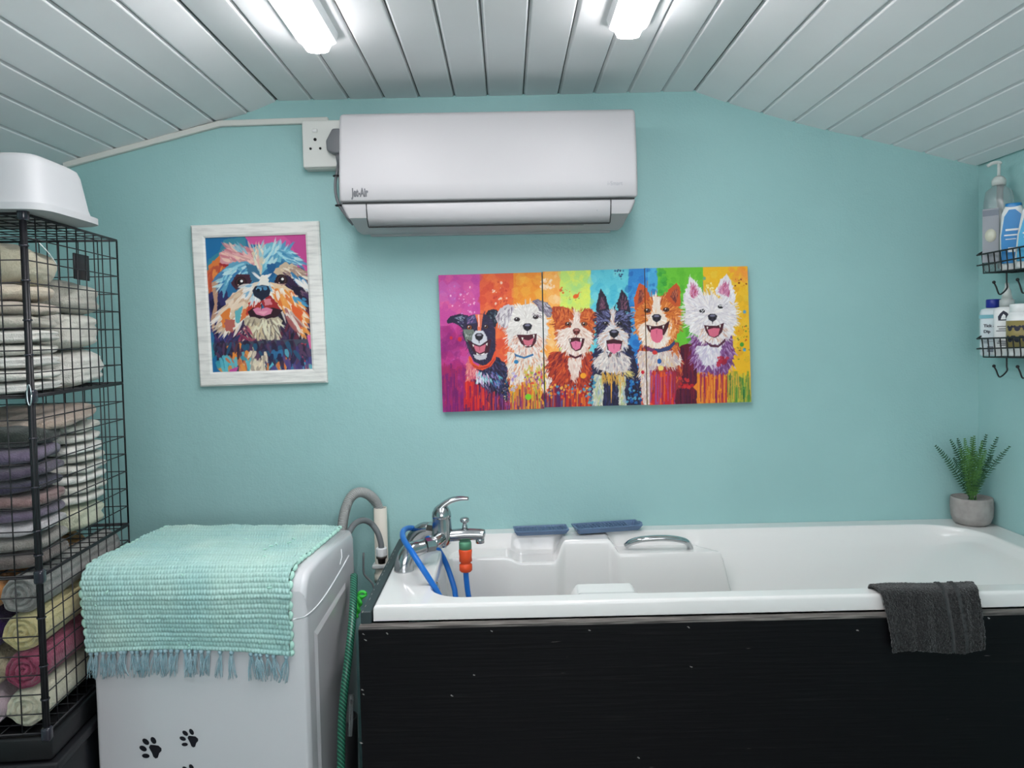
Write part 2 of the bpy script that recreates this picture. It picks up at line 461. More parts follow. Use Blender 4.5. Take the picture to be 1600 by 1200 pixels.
# ------------------------------------------------------------------ painted pictures: a small rasteriser
class Art:
    def __init__(s, w, h, step, seed=1, bg=(128, 128, 128)):
        s.st = step; s.w = int(w / step); s.h = int(h / step)
        s.im = np.zeros((s.h, s.w, 3)); s.im[:] = bg; s.rng = random.Random(seed)

    def mask(s, pts):
        p = np.array(pts, float) / s.st
        x0, y0 = np.maximum(np.floor(p.min(0)).astype(int) - 1, 0); x1 = min(int(p[:, 0].max()) + 2, s.w); y1 = min(int(p[:, 1].max()) + 2, s.h)
        if x1 <= x0 or y1 <= y0: return None
        X = np.arange(x0, x1)[None, :] + 0.5; Y = np.arange(y0, y1)[:, None] + 0.5
        ins = np.zeros((y1 - y0, x1 - x0), bool)
        n = len(p)
        for i in range(n):
            ax, ay = p[i]; bx, by = p[(i + 1) % n]
            if ay == by: continue
            c = ((ay > Y) != (by > Y)) & (X < (bx - ax) * (Y - ay) / (by - ay) + ax)
            ins ^= c
        return ins, x0, x1, y0, y1

    def poly(s, pts, col, jag=0.0, n=1, a=1.0):
        if jag:
            q = []; cx = sum(p[0] for p in pts) / len(pts); cy = sum(p[1] for p in pts) / len(pts)
            for i, (x, y) in enumerate(pts):
                x2, y2 = pts[(i + 1) % len(pts)]; L = math.hypot(x2 - x, y2 - y); k = max(1, int(L / (jag * 1.1)))
                for j in range(k):
                    t = j / k; xx, yy = x + (x2 - x) * t, y + (y2 - y) * t
                    d = math.hypot(xx - cx, yy - cy) + 1e-6; o = s.rng.uniform(-0.3, 1.0) * jag * (1 if j % 2 else -0.4)
                    q.append((xx + (xx - cx) / d * o, yy + (yy - cy) / d * o + abs(o) * 0.3))
            pts = q
        r = s.mask(pts)
        if r is None: return
        ins, x0, x1, y0, y1 = r; sub = s.im[y0:y1, x0:x1]
        sub[ins] = sub[ins] * (1 - a) + np.array(col, float) * a

    def ell(s, cx, cy, rx, ry, col, rot=0, n=22, a=1.0):
        c, si = math.cos(R(rot)), math.sin(R(rot))
        s.poly([(cx + rx * math.cos(t) * c - ry * math.sin(t) * si, cy + rx * math.cos(t) * si + ry * math.sin(t) * c) for t in [2 * math.pi * k / n for k in range(n)]], col, a=a)

    def stroke(s, x, y, ang, L, w, col, bend=0.0, a=1.0):
        p = []; q = []
        for k in range(5):
            t = k / 4; an = ang + bend * t; ww = w * math.sin(math.pi * (0.18 + 0.82 * t)) ** 0.8 * 0.5
            if k: x += math.cos(an) * L / 4; y += math.sin(an) * L / 4
            p.append((x - math.sin(an) * ww, y + math.cos(an) * ww)); q.append((x + math.sin(an) * ww, y - math.cos(an) * ww))
        s.poly(p + q[::-1], col, a=a)

    def fur(s, pts, n, cols, L, w, c=None, ang=None, jit=0.35, bend=0.3, a=0.85):
        r = s.mask(pts)
        if r is None: return
        ins, x0, x1, y0, y1 = r; ys, xs = np.nonzero(ins)
        if len(xs) == 0: return
        for _ in range(n):
            k = s.rng.randrange(len(xs)); x = (xs[k] + x0) * s.st; y = (ys[k] + y0) * s.st
            an = R(ang) if ang is not None else math.atan2(y - c[1], x - c[0])
            s.stroke(x, y, an + s.rng.uniform(-jit, jit), L * s.rng.uniform(0.5, 1.2), w * s.rng.uniform(0.6, 1.3), s.rng.choice(cols), s.rng.uniform(-bend, bend), a)

    def band(s, x0, x1, y0, y1, col, soft=6):
        for k in range(8): s.poly([(x0 + s.rng.uniform(-soft, soft), y0 + (y1 - y0) * k / 8), (x1 + s.rng.uniform(-soft, soft), y0 + (y1 - y0) * k / 8), (x1, y0 + (y1 - y0) * (k + 1) / 8), (x0, y0 + (y1 - y0) * (k + 1) / 8)], col)

    def blotch(s, x0, x1, y0, y1, cols, n, rmin, rmax, a=0.5):
        for _ in range(n):
            cx, cy = s.rng.uniform(x0, x1), s.rng.uniform(y0, y1); r = s.rng.uniform(rmin, rmax)
            pts = [(cx + r * s.rng.uniform(0.5, 1.1) * math.cos(t), cy + r * s.rng.uniform(0.5, 1.1) * math.sin(t)) for t in [2 * math.pi * k / 11 for k in range(11)]]
            s.poly(pts, s.rng.choice(cols), a=a)

    def drips(s, x0, x1, y0, y1, cols, n, w=10, a=0.8, Lr=(60, 220)):
        for _ in range(n):
            x = s.rng.uniform(x0, x1); y = s.rng.uniform(y0, y1); L = s.rng.uniform(*Lr); ww = s.rng.uniform(0.3, 1) * w
            s.poly([(x - ww / 2, y), (x + ww / 2, y), (x + ww * .35, y + L), (x, y + L + ww * .6), (x - ww * .35, y + L)], s.rng.choice(cols), a=a)

    def sample(s, X, Y):
        fx = np.clip(X / s.st - 0.5, 0, s.w - 1.001); fy = np.clip(Y / s.st - 0.5, 0, s.h - 1.001)
        ix = fx.astype(int); iy = fy.astype(int); tx = (fx - ix)[..., None]; ty = (fy - iy)[..., None]; im = s.im
        return (im[iy, ix] * (1 - tx) + im[iy, ix + 1] * tx) * (1 - ty) + (im[iy + 1, ix] * (1 - tx) + im[iy + 1, ix + 1] * tx) * ty


def paint_attr(me, cols):
    c = np.clip(cols / 255.0, 0, 1); lin = np.where(c <= 0.04045, c / 12.92, ((c + 0.055) / 1.055) ** 2.4)
    a = me.color_attributes.new('paint', 'FLOAT_COLOR', 'POINT')
    a.data.foreach_set('color', np.concatenate([lin.reshape(-1, 3), np.ones((lin.reshape(-1, 3).shape[0], 1))], 1).astype(np.float32).ravel())


def bil(c, u, v):          # corners TL TR BR BL
    c = [np.array(q, float) for q in c]
    u = u[..., None]; v = v[..., None]
    return (c[0] * (1 - u) + c[1] * u) * (1 - v) + (c[3] * (1 - u) + c[2] * u) * v



# --- six-dog triptych, drawn on one sheet cut over three canvases
def make_six():
    A = Art(2500, 1200, 2.2, 5)
    for x0, x1, c in ((0, 350, (196, 72, 150)), (350, 612, (224, 92, 58)), (612, 842, (236, 146, 42)), (842, 975, (243, 172, 84)), (975, 1212, (206, 224, 104)),
                      (1212, 1510, (92, 192, 208)), (1510, 1660, (44, 128, 196)), (1660, 1738, (70, 160, 206)), (1738, 2090, (104, 190, 52)), (2090, 2500, (236, 182, 34))):
        A.band(x0, x1, 0, 1200, c)
    A.blotch(0, 350, 60, 700, [(210, 90, 165), (180, 60, 150), (190, 110, 190), (225, 100, 150)], 60, 20, 70, 0.35)
    A.blotch(30, 230, 500, 1150, [(150, 30, 120), (190, 40, 110), (120, 20, 100)], 60, 30, 90, 0.35)
    A.blotch(350, 612, 60, 700, [(235, 110, 50), (205, 60, 45), (240, 130, 70)], 50, 15, 60, 0.4)
    A.blotch(612, 842, 60, 600, [(245, 165, 60), (225, 120, 40), (240, 180, 70)], 50, 15, 60, 0.4)
    A.blotch(842, 970, 60, 700, [(250, 190, 110), (240, 150, 60), (245, 215, 170)], 30, 15, 50, 0.4)
    A.blotch(985, 1205, 60, 400, [(190, 225, 110), (225, 230, 90), (160, 215, 130)], 40, 15, 55, 0.4)
    A.blotch(1215, 1500, 60, 700, [(110, 205, 215), (60, 170, 200), (140, 215, 215)], 50, 15, 55, 0.4)
    A.blotch(1500, 1735, 60, 760, [(30, 100, 180), (60, 150, 215), (20, 80, 160), (90, 180, 220)], 80, 10, 40, 0.45)
    A.blotch(1740, 2080, 60, 700, [(80, 170, 40), (130, 205, 70), (60, 150, 50)], 70, 12, 50, 0.4)
    A.blotch(1740, 1810, 60, 300, [(40, 140, 50), (70, 170, 60)], 20, 15, 40, 0.5)
    A.blotch(2090, 2460, 60, 820, [(240, 195, 60), (225, 150, 30), (235, 205, 80), (215, 170, 40)], 90, 12, 50, 0.4)
    A.blotch(2300, 2460, 40, 140, [(235, 140, 40), (240, 150, 60)], 20, 15, 40, 0.5)
    A.blotch(100, 330, 180, 400, [(235, 190, 220), (190, 130, 200), (250, 220, 230)], 35, 3, 12, 0.7)
    A.blotch(440, 560, 150, 340, [(190, 50, 40), (240, 220, 200), (200, 70, 50)], 28, 4, 14, 0.8)
    A.blotch(830, 930, 130, 210, [(248, 215, 185), (250, 230, 205)], 22, 6, 20, 0.7)
    A.blotch(975, 1010, 200, 250, [(225, 100, 40)], 8, 6, 14, 0.9); A.ell(1098, 268, 24, 17, (228, 96, 30), -20); A.stroke(1112, 262, -1.1, 34, 9, (228, 96, 30))
    A.blotch(980, 1180, 210, 300, [(80, 70, 40), (225, 120, 50)], 14, 2, 5, 0.9)
    A.blotch(1400, 1470, 60, 140, [(20, 70, 120), (30, 40, 80)], 16, 3, 11, 0.8)
    A.blotch(2110, 2170, 160, 230, [(250, 225, 140), (250, 240, 190)], 16, 5, 14, 0.8)
    A.blotch(2330, 2460, 130, 190, [(130, 40, 30), (160, 60, 30)], 8, 3, 10, 0.9)
    for x, y, r, c in ((125, 585, 12, (205, 35, 60)), (193, 596, 16, (205, 35, 60)), (120, 830, 14, (190, 20, 50)), (2412, 385, 13, (90, 150, 180)), (2392, 640, 16, (70, 150, 50)), (2412, 680, 13, (90, 160, 190)), (2100, 128, 12, (120, 170, 120))):
        A.ell(x, y, r, r * 1.1, c)
    A.blotch(2300, 2460, 480, 760, [(60, 60, 40), (140, 110, 30), (80, 130, 50), (200, 60, 30)], 40, 2, 9, 0.8)
    # multicoloured lower field of running paint
    lows = ((60, 240, 760, [(140, 25, 110), (165, 30, 90), (110, 20, 100)]), (230, 420, 870, [(205, 30, 40), (160, 20, 60), (230, 70, 40), (120, 15, 80), (70, 20, 90)]),
            (420, 600, 900, [(90, 20, 70), (150, 30, 60), (60, 20, 80), (190, 60, 50)]), (600, 860, 830, [(225, 150, 40), (235, 170, 60), (130, 50, 110), (200, 70, 60), (90, 30, 80), (170, 190, 60)]),
            (860, 1010, 880, [(110, 25, 60), (200, 90, 40), (70, 30, 90), (160, 40, 50), (60, 90, 160)]), (1010, 1240, 880, [(190, 45, 30), (225, 90, 30), (120, 25, 50), (230, 130, 40), (80, 30, 90)]),
            (1600, 1720, 850, [(210, 60, 40), (200, 120, 130), (230, 110, 40), (150, 30, 60)]), (1720, 1900, 830, [(205, 35, 40), (225, 90, 40), (160, 30, 60), (150, 70, 140)]),
            (1880, 2060, 620, [(90, 20, 40), (60, 15, 45), (120, 25, 50), (75, 20, 60)]), (2050, 2290, 820, [(230, 130, 40), (200, 60, 40), (235, 160, 50), (140, 30, 80), (215, 90, 40)]),
            (2280, 2470, 840, [(90, 140, 50), (190, 190, 60), (60, 110, 60), (215, 170, 60), (130, 160, 60)]))
    for x0, x1, y0, cols in lows:
        if 100 < x0 < 2200: A.poly([(x0, y0 + 60), ((x0 + x1) / 2, y0), (x1, y0 + 60), (x1, 1200), (x0, 1200)], cols[0], jag=40)
        else: A.blotch(x0, x1, y0 + 60, 1180, cols, 90, 12, 60, 0.5)
        A.drips(x0, x1, y0, 1150, cols, int((x1 - x0) / 2.4), 16, 0.75, (60, 260))

    DK = (34, 30, 52)
    def eye(x, y, r, iris=(120, 70, 40)):
        A.ell(x, y, r * 1.5, r * 1.05, (25, 20, 30)); A.ell(x, y, r, r * .95, iris); A.ell(x, y, r * .6, r * .65, (12, 10, 16)); A.ell(x - r * .3, y - r * .35, r * .28, r * .28, (240, 240, 240))
    def nose(x, y, rx, ry, c=(38, 34, 46), hi=(120, 118, 140)):
        A.poly([(x - rx, y - ry * .5), (x - rx * .5, y - ry), (x + rx * .5, y - ry), (x + rx, y - ry * .5), (x + rx * .75, y + ry * .4), (x, y + ry), (x - rx * .75, y + ry * .4)], c)
        A.ell(x, y - ry * .55, rx * .55, ry * .25, hi); A.ell(x - rx * .42, y + ry * .12, rx * .17, ry * .2, (8, 8, 12)); A.ell(x + rx * .42, y + ry * .12, rx * .17, ry * .2, (8, 8, 12))
        A.poly([(x - 3, y + ry), (x + 3, y + ry), (x + 2, y + ry * 1.5), (x - 2, y + ry * 1.5)], c)

    # ---- dog 1, black with orange collar
    body = [(270, 790), (360, 830), (480, 730), (560, 800), (580, 930), (575, 1080), (500, 1020), (400, 980), (300, 900), (240, 860)]
    A.poly(body, (40, 32, 62), jag=22); A.fur(body, 260, [(20, 18, 40), (60, 50, 90), (30, 60, 100), (90, 80, 120)], 44, 8, c=(360, 620))
    pk = [(262, 740), (300, 800), (345, 850), (340, 900), (250, 910), (240, 830)]
    A.poly(pk, (214, 104, 120), jag=14); A.fur(pk, 60, [(230, 130, 120), (200, 80, 110), (235, 170, 160)], 34, 8, c=(320, 640))
    A.fur([(320, 840), (410, 850), (440, 900), (400, 950), (330, 920)], 60, [(235, 235, 240), (190, 215, 225), (80, 190, 190), (200, 160, 200)], 50, 9, c=(360, 700))
    A.fur([(430, 830), (520, 860), (500, 960), (440, 930)], 26, [(90, 190, 190), (60, 110, 180), (150, 130, 190)], 50, 8, c=(360, 700))
    A.poly([(88, 452), (120, 416), (190, 398), (258, 410), (252, 470), (222, 524), (180, 482), (140, 466), (100, 474)], (36, 32, 60), jag=6)
    A.poly([(150, 430), (210, 412), (240, 425), (215, 460)], (120, 130, 150)); A.fur([(160, 420), (240, 415), (215, 500), (170, 470)], 24, [(150, 160, 180), (70, 60, 110), (20, 20, 40)], 36, 7, ang=20)
    A.poly([(388, 412), (420, 370), (462, 360), (502, 382), (500, 430), (470, 505), (440, 470), (410, 440)], (30, 34, 52), jag=6); A.fur([(400, 390), (480, 375), (480, 440), (440, 470)], 24, [(50, 70, 90), (90, 110, 120), (15, 15, 30)], 34, 7, ang=70)
    head = [(240, 425), (300, 403), (390, 400), (440, 440), (472, 520), (474, 640), (468, 720), (420, 790), (370, 800), (305, 770), (268, 700), (245, 630), (214, 565), (218, 480)]
    A.poly(head, (44, 38, 66)); A.fur(head, 110, [(30, 26, 50), (70, 60, 100), (54, 48, 80)], 40, 7, c=(345, 470), a=.6)
    A.poly([(218, 520), (300, 520), (320, 560), (270, 620), (240, 610)], (110, 122, 112)); A.fur([(218, 530), (300, 530), (270, 620)], 24, [(150, 160, 150), (90, 95, 90), (180, 185, 180)], 26, 6, ang=70)
    A.poly([(246, 430), (320, 405), (318, 470), (250, 480)], (70, 70, 110)); A.fur([(250, 440), (320, 420), (310, 480), (250, 480)], 22, [(90, 120, 150), (150, 110, 160), (60, 50, 100)], 28, 7, ang=-50)
    A.poly([(312, 403), (376, 402), (366, 470), (358, 540), (332, 540), (334, 470)], (226, 112, 78)); A.poly([(334, 404), (346, 404), (348, 500), (340, 500)], (245, 190, 180))
    A.poly([(318, 530), (375, 528), (402, 572), (414, 622), (372, 640), (330, 644), (286, 612), (296, 560)], (206, 206, 214), jag=5)
    A.poly([(246, 592), (300, 626), (350, 646), (430, 592), (442, 596), (424, 690), (392, 722), (320, 714), (284, 668)], (60, 20, 38))
    A.poly([(300, 640), (350, 655), (400, 632), (388, 690), (350, 706), (318, 688)], (206, 108, 128)); A.poly([(345, 650), (353, 650), (350, 700)], (170, 70, 95))
    A.poly([(322, 700), (352, 716), (390, 700), (384, 718), (328, 718)], (240, 236, 230))
    A.poly([(300, 712), (355, 722), (412, 700), (398, 748), (345, 756), (312, 742)], (198, 196, 204), jag=6)
    A.poly([(290, 632), (306, 640), (300, 656)], (240, 238, 230)); A.poly([(398, 632), (412, 622), (408, 648)], (240, 238, 230))
    eye(268, 504, 17, (180, 100, 50)); eye(398, 498, 15, (110, 70, 60))
    nose(345, 580, 35, 32, (36, 32, 44), (150, 148, 160))
    A.poly([(262, 728), (282, 730), (300, 778), (345, 806), (400, 796), (440, 762), (468, 690), (480, 690), (478, 750), (440, 806), (372, 838), (310, 822), (272, 778)], (226, 82, 44))
    A.poly([(290, 790), (345, 816), (420, 800), (466, 740), (468, 752), (424, 812), (350, 828), (300, 808)], (190, 52, 34))
    # ---- dog 2, white
    bod = [(565, 690), (640, 700), (830, 690), (900, 770), (920, 900), (880, 1010), (760, 900), (620, 960), (572, 880)]
    A.poly(bod, (226, 214, 204), jag=22); A.fur(bod, 330, [(240, 232, 224), (215, 190, 170), (200, 160, 140), (238, 220, 200), (225, 150, 110)], 48, 9, c=(720, 560))
    A.fur([(700, 800), (860, 780), (880, 960), (720, 960)], 90, [(225, 200, 60), (200, 190, 90), (230, 160, 60), (150, 90, 150)], 60, 10, ang=85)
    hd = [(590, 360), (680, 326), (760, 316), (835, 350), (868, 430), (884, 560), (850, 670), (760, 725), (650, 712), (585, 650), (560, 540), (566, 430)]
    A.poly(hd, (222, 216, 210), jag=20); A.fur(hd, 420, [(242, 238, 232), (225, 220, 216), (205, 196, 190), (236, 230, 226)], 44, 8, c=(715, 440))
    A.fur([(640, 560), (580, 640), (640, 710), (800, 700), (860, 600), (800, 560)], 190, [(236, 200, 180), (215, 160, 140), (245, 232, 225), (200, 140, 120)], 44, 7, c=(720, 480))
    A.poly([(470, 430), (500, 360), (560, 326), (628, 336), (600, 400), (566, 500), (520, 500), (490, 470)], (198, 190, 196), jag=12); A.fur([(490, 400), (560, 340), (610, 345), (560, 480), (500, 470)], 70, [(235, 230, 228), (150, 140, 150), (120, 105, 120), (220, 215, 215)], 50, 8, ang=105)
    A.poly([(756, 300), (800, 282), (860, 310), (910, 360), (912, 410), (880, 432), (830, 380), (790, 330)], (120, 108, 124), jag=12); A.fur([(770, 300), (850, 310), (905, 380), (870, 420), (800, 340)], 60, [(200, 195, 200), (80, 70, 90), (150, 140, 155)], 46, 8, ang=40)
    eye(642, 442, 16, (60, 40, 36)); eye(788, 424, 15, (60, 40, 36)); A.fur([(755, 385), (830, 385), (825, 430), (760, 430)], 20, [(110, 90, 100), (180, 170, 175)], 30, 5, ang=30)
    A.poly([(640, 560), (700, 560), (745, 560), (800, 552), (792, 620), (764, 656), (716, 662), (674, 628)], (74, 24, 36))
    A.poly([(686, 596), (735, 606), (776, 584), (762, 636), (726, 650), (700, 634)], (204, 106, 124)); A.poly([(676, 580), (694, 584), (686, 606)], (240, 236, 226)); A.poly([(768, 562), (782, 560), (776, 592)], (240, 236, 226))
    A.poly([(700, 640), (730, 652), (756, 640), (750, 652), (708, 652)], (236, 232, 226))
    nose(724, 504, 38, 32)
    A.poly([(622, 706), (640, 714), (700, 734), (770, 708), (776, 722), (704, 748), (630, 728)], (50, 110, 160)); A.ell(638, 772, 18, 16, (40, 120, 170)); A.stroke(626, 700, 1.4, 60, 4, (60, 60, 90))
    A.blotch(700, 860, 850, 980, [(140, 180, 50), (220, 60, 60), (230, 190, 60), (120, 60, 130)], 30, 5, 18, .8)
    A.ell(736, 1046, 26, 24, (120, 200, 40)); A.blotch(590, 640, 850, 1000, [(150, 120, 200), (190, 180, 220)], 14, 6, 22, .7)
    # ---- dog 3, red-brown and white
    bod = [(905, 700), (1000, 700), (1100, 740), (1230, 690), (1255, 880), (1230, 1010), (1100, 960), (940, 960), (880, 830)]
    A.poly(bod, (168, 58, 36), jag=22); A.fur(bod, 330, [(196, 70, 36), (130, 36, 34), (220, 96, 44), (110, 26, 40), (186, 54, 30)], 54, 10, c=(1100, 600))
    ch = [(1045, 750), (1150, 745), (1140, 830), (1116, 900), (1088, 930), (1062, 880), (1048, 820)]
    A.poly(ch, (226, 202, 190), jag=14); A.fur(ch, 60, [(240, 225, 215), (220, 180, 165)], 40, 8, ang=88)
    hd = [(948, 420), (1040, 376), (1100, 398), (1180, 372), (1244, 430), (1248, 560), (1222, 650), (1176, 726), (1100, 744), (1016, 700), (952, 620), (934, 500)]
    A.poly(hd, (188, 84, 38), jag=18); A.fur(hd, 330, [(206, 100, 44), (166, 60, 30), (226, 130, 60), (150, 50, 30)], 46, 9, c=(1104, 440))
    for e in ([(914, 352), (1000, 344), (1048, 368), (1040, 400), (968, 450), (930, 470), (912, 410)], [(1162, 376), (1220, 366), (1262, 400), (1262, 450), (1236, 476), (1196, 410)]):
        A.poly(e, (176, 70, 34), jag=12); A.fur(e, 60, [(200, 90, 40), (130, 40, 28), (220, 120, 60)], 44, 8, ang=80)
    fc = [(1086, 398), (1130, 398), (1134, 470), (1160, 510), (1226, 560), (1232, 620), (1190, 700), (1110, 736), (1030, 704), (970, 640), (958, 570), (980, 530), (1060, 510), (1082, 460)]
    A.poly(fc, (228, 208, 196), jag=14); A.fur(fc, 260, [(244, 234, 226), (226, 200, 186), (206, 160, 140), (240, 220, 210)], 46, 8, c=(1105, 500))
    eye(1042, 484, 17, (150, 80, 40)); eye(1166, 484, 17, (150, 80, 40))
    A.poly([(1044, 600), (1100, 588), (1172, 598), (1160, 650), (1140, 686), (1102, 698), (1068, 672)], (70, 22, 30))
    A.poly([(1062, 628), (1100, 616), (1148, 626), (1136, 674), (1102, 690), (1076, 668)], (214, 112, 148)); A.poly([(1098, 622), (1104, 622), (1102, 672)], (180, 80, 120)); A.poly([(1050, 604), (1064, 602), (1058, 626)], (240, 236, 226)); A.poly([(1134, 600), (1150, 598), (1142, 634)], (240, 236, 226))
    A.fur([(1030, 690), (1180, 690), (1170, 740), (1050, 740)], 50, [(240, 226, 220), (220, 190, 180)], 34, 7, ang=90)
    nose(1106, 546, 31, 28, (112, 50, 46), (190, 130, 124))
    A.poly([(1048, 716), (1100, 740), (1152, 716), (1150, 736), (1100, 756), (1052, 738)], (80, 24, 40))
    A.ell(1163, 888, 24, 22, (240, 160, 40)); A.blotch(880, 1210, 960, 1060, [(230, 150, 40), (70, 150, 190), (240, 190, 80), (220, 90, 60)], 60, 4, 16, .85)
    # ---- dog 4, black and white, prick ears
    bod = [(1262, 660), (1530, 640), (1575, 780), (1612, 940), (1620, 1130), (1230, 1130), (1232, 900), (1240, 760)]
    A.poly(bod, (36, 34, 60), jag=22); A.fur(bod, 300, [(24, 22, 44), (50, 50, 90), (20, 40, 90), (70, 70, 110)], 56, 10, c=(1400, 560))
    ch = [(1250, 750), (1330, 700), (1470, 700), (1530, 760), (1516, 830), (1470, 856), (1400, 868), (1320, 850), (1262, 820)]
    A.poly(ch, (208, 200, 196), jag=22); A.fur(ch, 170, [(236, 228, 220), (200, 190, 190), (222, 200, 190), (150, 140, 150)], 50, 9, c=(1400, 640))
    for lg in ([(1245, 880), (1305, 880), (1325, 960), (1318, 1120), (1240, 1120)], [(1440, 880), (1500, 900), (1490, 1000), (1505, 1120), (1445, 1120)]):
        A.poly(lg, (196, 196, 176), jag=14); A.fur(lg, 80, [(225, 225, 210), (170, 190, 130), (150, 170, 190), (210, 200, 150)], 50, 9, ang=88)
    A.fur([(1300, 850), (1500, 850), (1490, 900), (1320, 900)], 40, [(220, 170, 70), (200, 150, 60)], 90, 8, ang=85); A.stroke(1385, 860, 1.57, 250, 10, (222, 160, 60)); A.stroke(1462, 860, 1.62, 220, 9, (222, 160, 60)); A.fur([(1450, 850), (1530, 840), (1540, 900)], 14, [(225, 205, 120)], 80, 6, ang=30)
    A.blotch(1510, 1620, 920, 1100, [(30, 110, 180), (20, 20, 40), (90, 170, 200), (20, 60, 130)], 60, 5, 18, .85)
    A.blotch(1210, 1250, 900, 1100, [(40, 120, 170), (90, 170, 190)], 20, 5, 18, .85)
    hd = [(1270, 400), (1340, 380), (1400, 362), (1460, 386), (1520, 410), (1534, 520), (1504, 640), (1440, 710), (1350, 712), (1280, 640), (1256, 540)]
    A.poly(hd, (44, 42, 66), jag=18); A.fur(hd, 260, [(30, 28, 50), (70, 68, 110), (100, 100, 150), (20, 20, 36)], 48, 9, c=(1396, 420))
    for e, inn in (([(1292, 206), (1330, 262), (1362, 372), (1262, 404), (1258, 330)], [(1296, 270), (1326, 310), (1334, 362), (1280, 372)]), ([(1458, 216), (1500, 266), (1532, 390), (1440, 384), (1418, 330)], [(1462, 280), (1490, 320), (1500, 372), (1446, 366)])):
        A.poly(e, (38, 32, 50), jag=10); A.poly(inn, (104, 62, 84), jag=6); A.fur(inn, 26, [(140, 90, 110), (60, 40, 60), (30, 26, 40)], 40, 6, ang=-80)
    fc = [(1374, 372), (1404, 372), (1402, 470), (1430, 520), (1506, 556), (1510, 640), (1440, 706), (1340, 704), (1276, 640), (1284, 570), (1330, 530), (1376, 480)]
    A.poly(fc, (204, 200, 204), jag=16); A.fur(fc, 230, [(238, 234, 230), (210, 204, 206), (200, 160, 140), (226, 200, 186)], 46, 8, c=(1398, 520))
    A.fur([(1275, 400), (1370, 390), (1370, 470), (1280, 470)], 60, [(120, 124, 170), (90, 90, 130), (40, 38, 60)], 46, 8, ang=-150); A.fur([(1410, 390), (1520, 410), (1510, 470), (1410, 470)], 60, [(120, 124, 170), (90, 90, 130), (40, 38, 60)], 46, 8, ang=-30)
    eye(1334, 478, 14, (40, 34, 40)); eye(1446, 480, 14, (40, 34, 40))
    A.poly([(1340, 612), (1400, 600), (1470, 616), (1456, 680), (1402, 716), (1350, 684)], (64, 22, 34))
    A.poly([(1348, 640), (1400, 636), (1458, 640), (1448, 690), (1404, 718), (1362, 690)], (226, 124, 156)); A.poly([(1398, 640), (1404, 640), (1402, 700)], (190, 80, 120))
    nose(1401, 562, 40, 34, (30, 28, 38)); A.ell(1372, 728, 10, 14, (120, 80, 80))
    # ---- dog 5, orange and white
    bod = [(1600, 650), (1900, 620), (1935, 760), (1930, 940), (1880, 1010), (1640, 1010), (1596, 820)]
    A.poly(bod, (150, 50, 50), jag=20); A.fur(bod, 200, [(190, 60, 40), (120, 30, 50), (220, 110, 50), (100, 20, 40)], 60, 10, ang=88)
    ch = [(1590, 700), (1700, 690), (1900, 690), (1926, 790), (1860, 820), (1740, 800), (1690, 880), (1690, 1110), (1640, 1110), (1608, 880)]
    A.poly(ch, (214, 198, 190), jag=20); A.fur(ch, 220, [(238, 228, 220), (210, 180, 170), (222, 190, 150), (180, 160, 170)], 46, 9, c=(1730, 500))
    A.fur([(1850, 620), (1910, 630), (1910, 720), (1850, 700)], 30, [(226, 140, 60), (200, 100, 50)], 46, 9, ang=80)
    hd = [(1566, 360), (1622, 290), (1700, 264), (1800, 270), (1880, 310), (1920, 400), (1908, 520), (1850, 640), (1750, 680), (1650, 650), (1590, 570), (1562, 450)]
    A.poly(hd, (206, 112, 44), jag=20); A.fur(hd, 300, [(226, 136, 60), (190, 90, 40), (236, 160, 90), (170, 70, 40)], 50, 9, c=(1736, 420))
    for e, inn in (([(1592, 168), (1634, 182), (1684, 270), (1600, 340), (1562, 380), (1556, 290)], [(1600, 220), (1636, 250), (1620, 310), (1584, 330)]), ([(1884, 162), (1912, 200), (1918, 330), (1880, 350), (1790, 272), (1830, 210)], [(1878, 210), (1896, 260), (1880, 320), (1836, 270)])):
        A.poly(e, (196, 84, 40), jag=10); A.poly(inn, (120, 56, 50), jag=6); A.fur(inn, 26, [(160, 80, 60), (90, 40, 50), (210, 120, 80)], 40, 6, ang=-75)
    fc = [(1708, 268), (1756, 268), (1762, 370), (1800, 420), (1846, 470), (1840, 580), (1800, 650), (1740, 678), (1650, 646), (1600, 570), (1600, 500), (1664, 460), (1700, 380)]
    A.poly(fc, (232, 214, 198), jag=12); A.fur(fc, 210, [(246, 238, 230), (230, 206, 184), (236, 190, 150), (240, 226, 214)], 46, 8, c=(1730, 430))
    eye(1660, 380, 17, (110, 60, 40)); eye(1806, 372, 17, (110, 60, 40)); A.fur([(1820, 420), (1900, 420), (1880, 560), (1830, 560)], 60, [(226, 140, 70), (240, 180, 120)], 50, 9, ang=100)
    A.poly([(1650, 488), (1700, 500), (1740, 500), (1796, 486), (1834, 452), (1822, 510), (1790, 572), (1760, 560), (1690, 560), (1664, 530)], (66, 20, 30))
    A.poly([(1688, 530), (1732, 516), (1778, 526), (1782, 590), (1760, 626), (1730, 630), (1700, 612), (1684, 570)], (222, 106, 134)); A.poly([(1730, 530), (1737, 530), (1736, 606)], (184, 70, 104)); A.poly([(1674, 500), (1690, 504), (1682, 528)], (240, 236, 226)); A.poly([(1778, 498), (1792, 494), (1784, 524)], (240, 236, 226))
    nose(1732, 440, 38, 33)
    A.poly([(1640, 648), (1700, 672), (1760, 676), (1830, 652), (1872, 610), (1876, 640), (1830, 688), (1750, 706), (1690, 700), (1646, 678)], (52, 66, 110)); A.poly([(1642, 656), (1720, 680), (1720, 702), (1650, 684)], (110, 50, 90)); A.ell(1720, 705, 20, 16, (200, 50, 50)); A.ell(1756, 772, 17, 20, (30, 90, 160)); A.ell(1768, 826, 22, 20, (240, 210, 120)); A.ell(1630, 860, 13, 15, (200, 30, 50))
    A.drips(1690, 1880, 840, 900, [(205, 35, 40), (225, 90, 40), (160, 30, 60), (150, 70, 140)], 70, 16, .8, (60, 260))
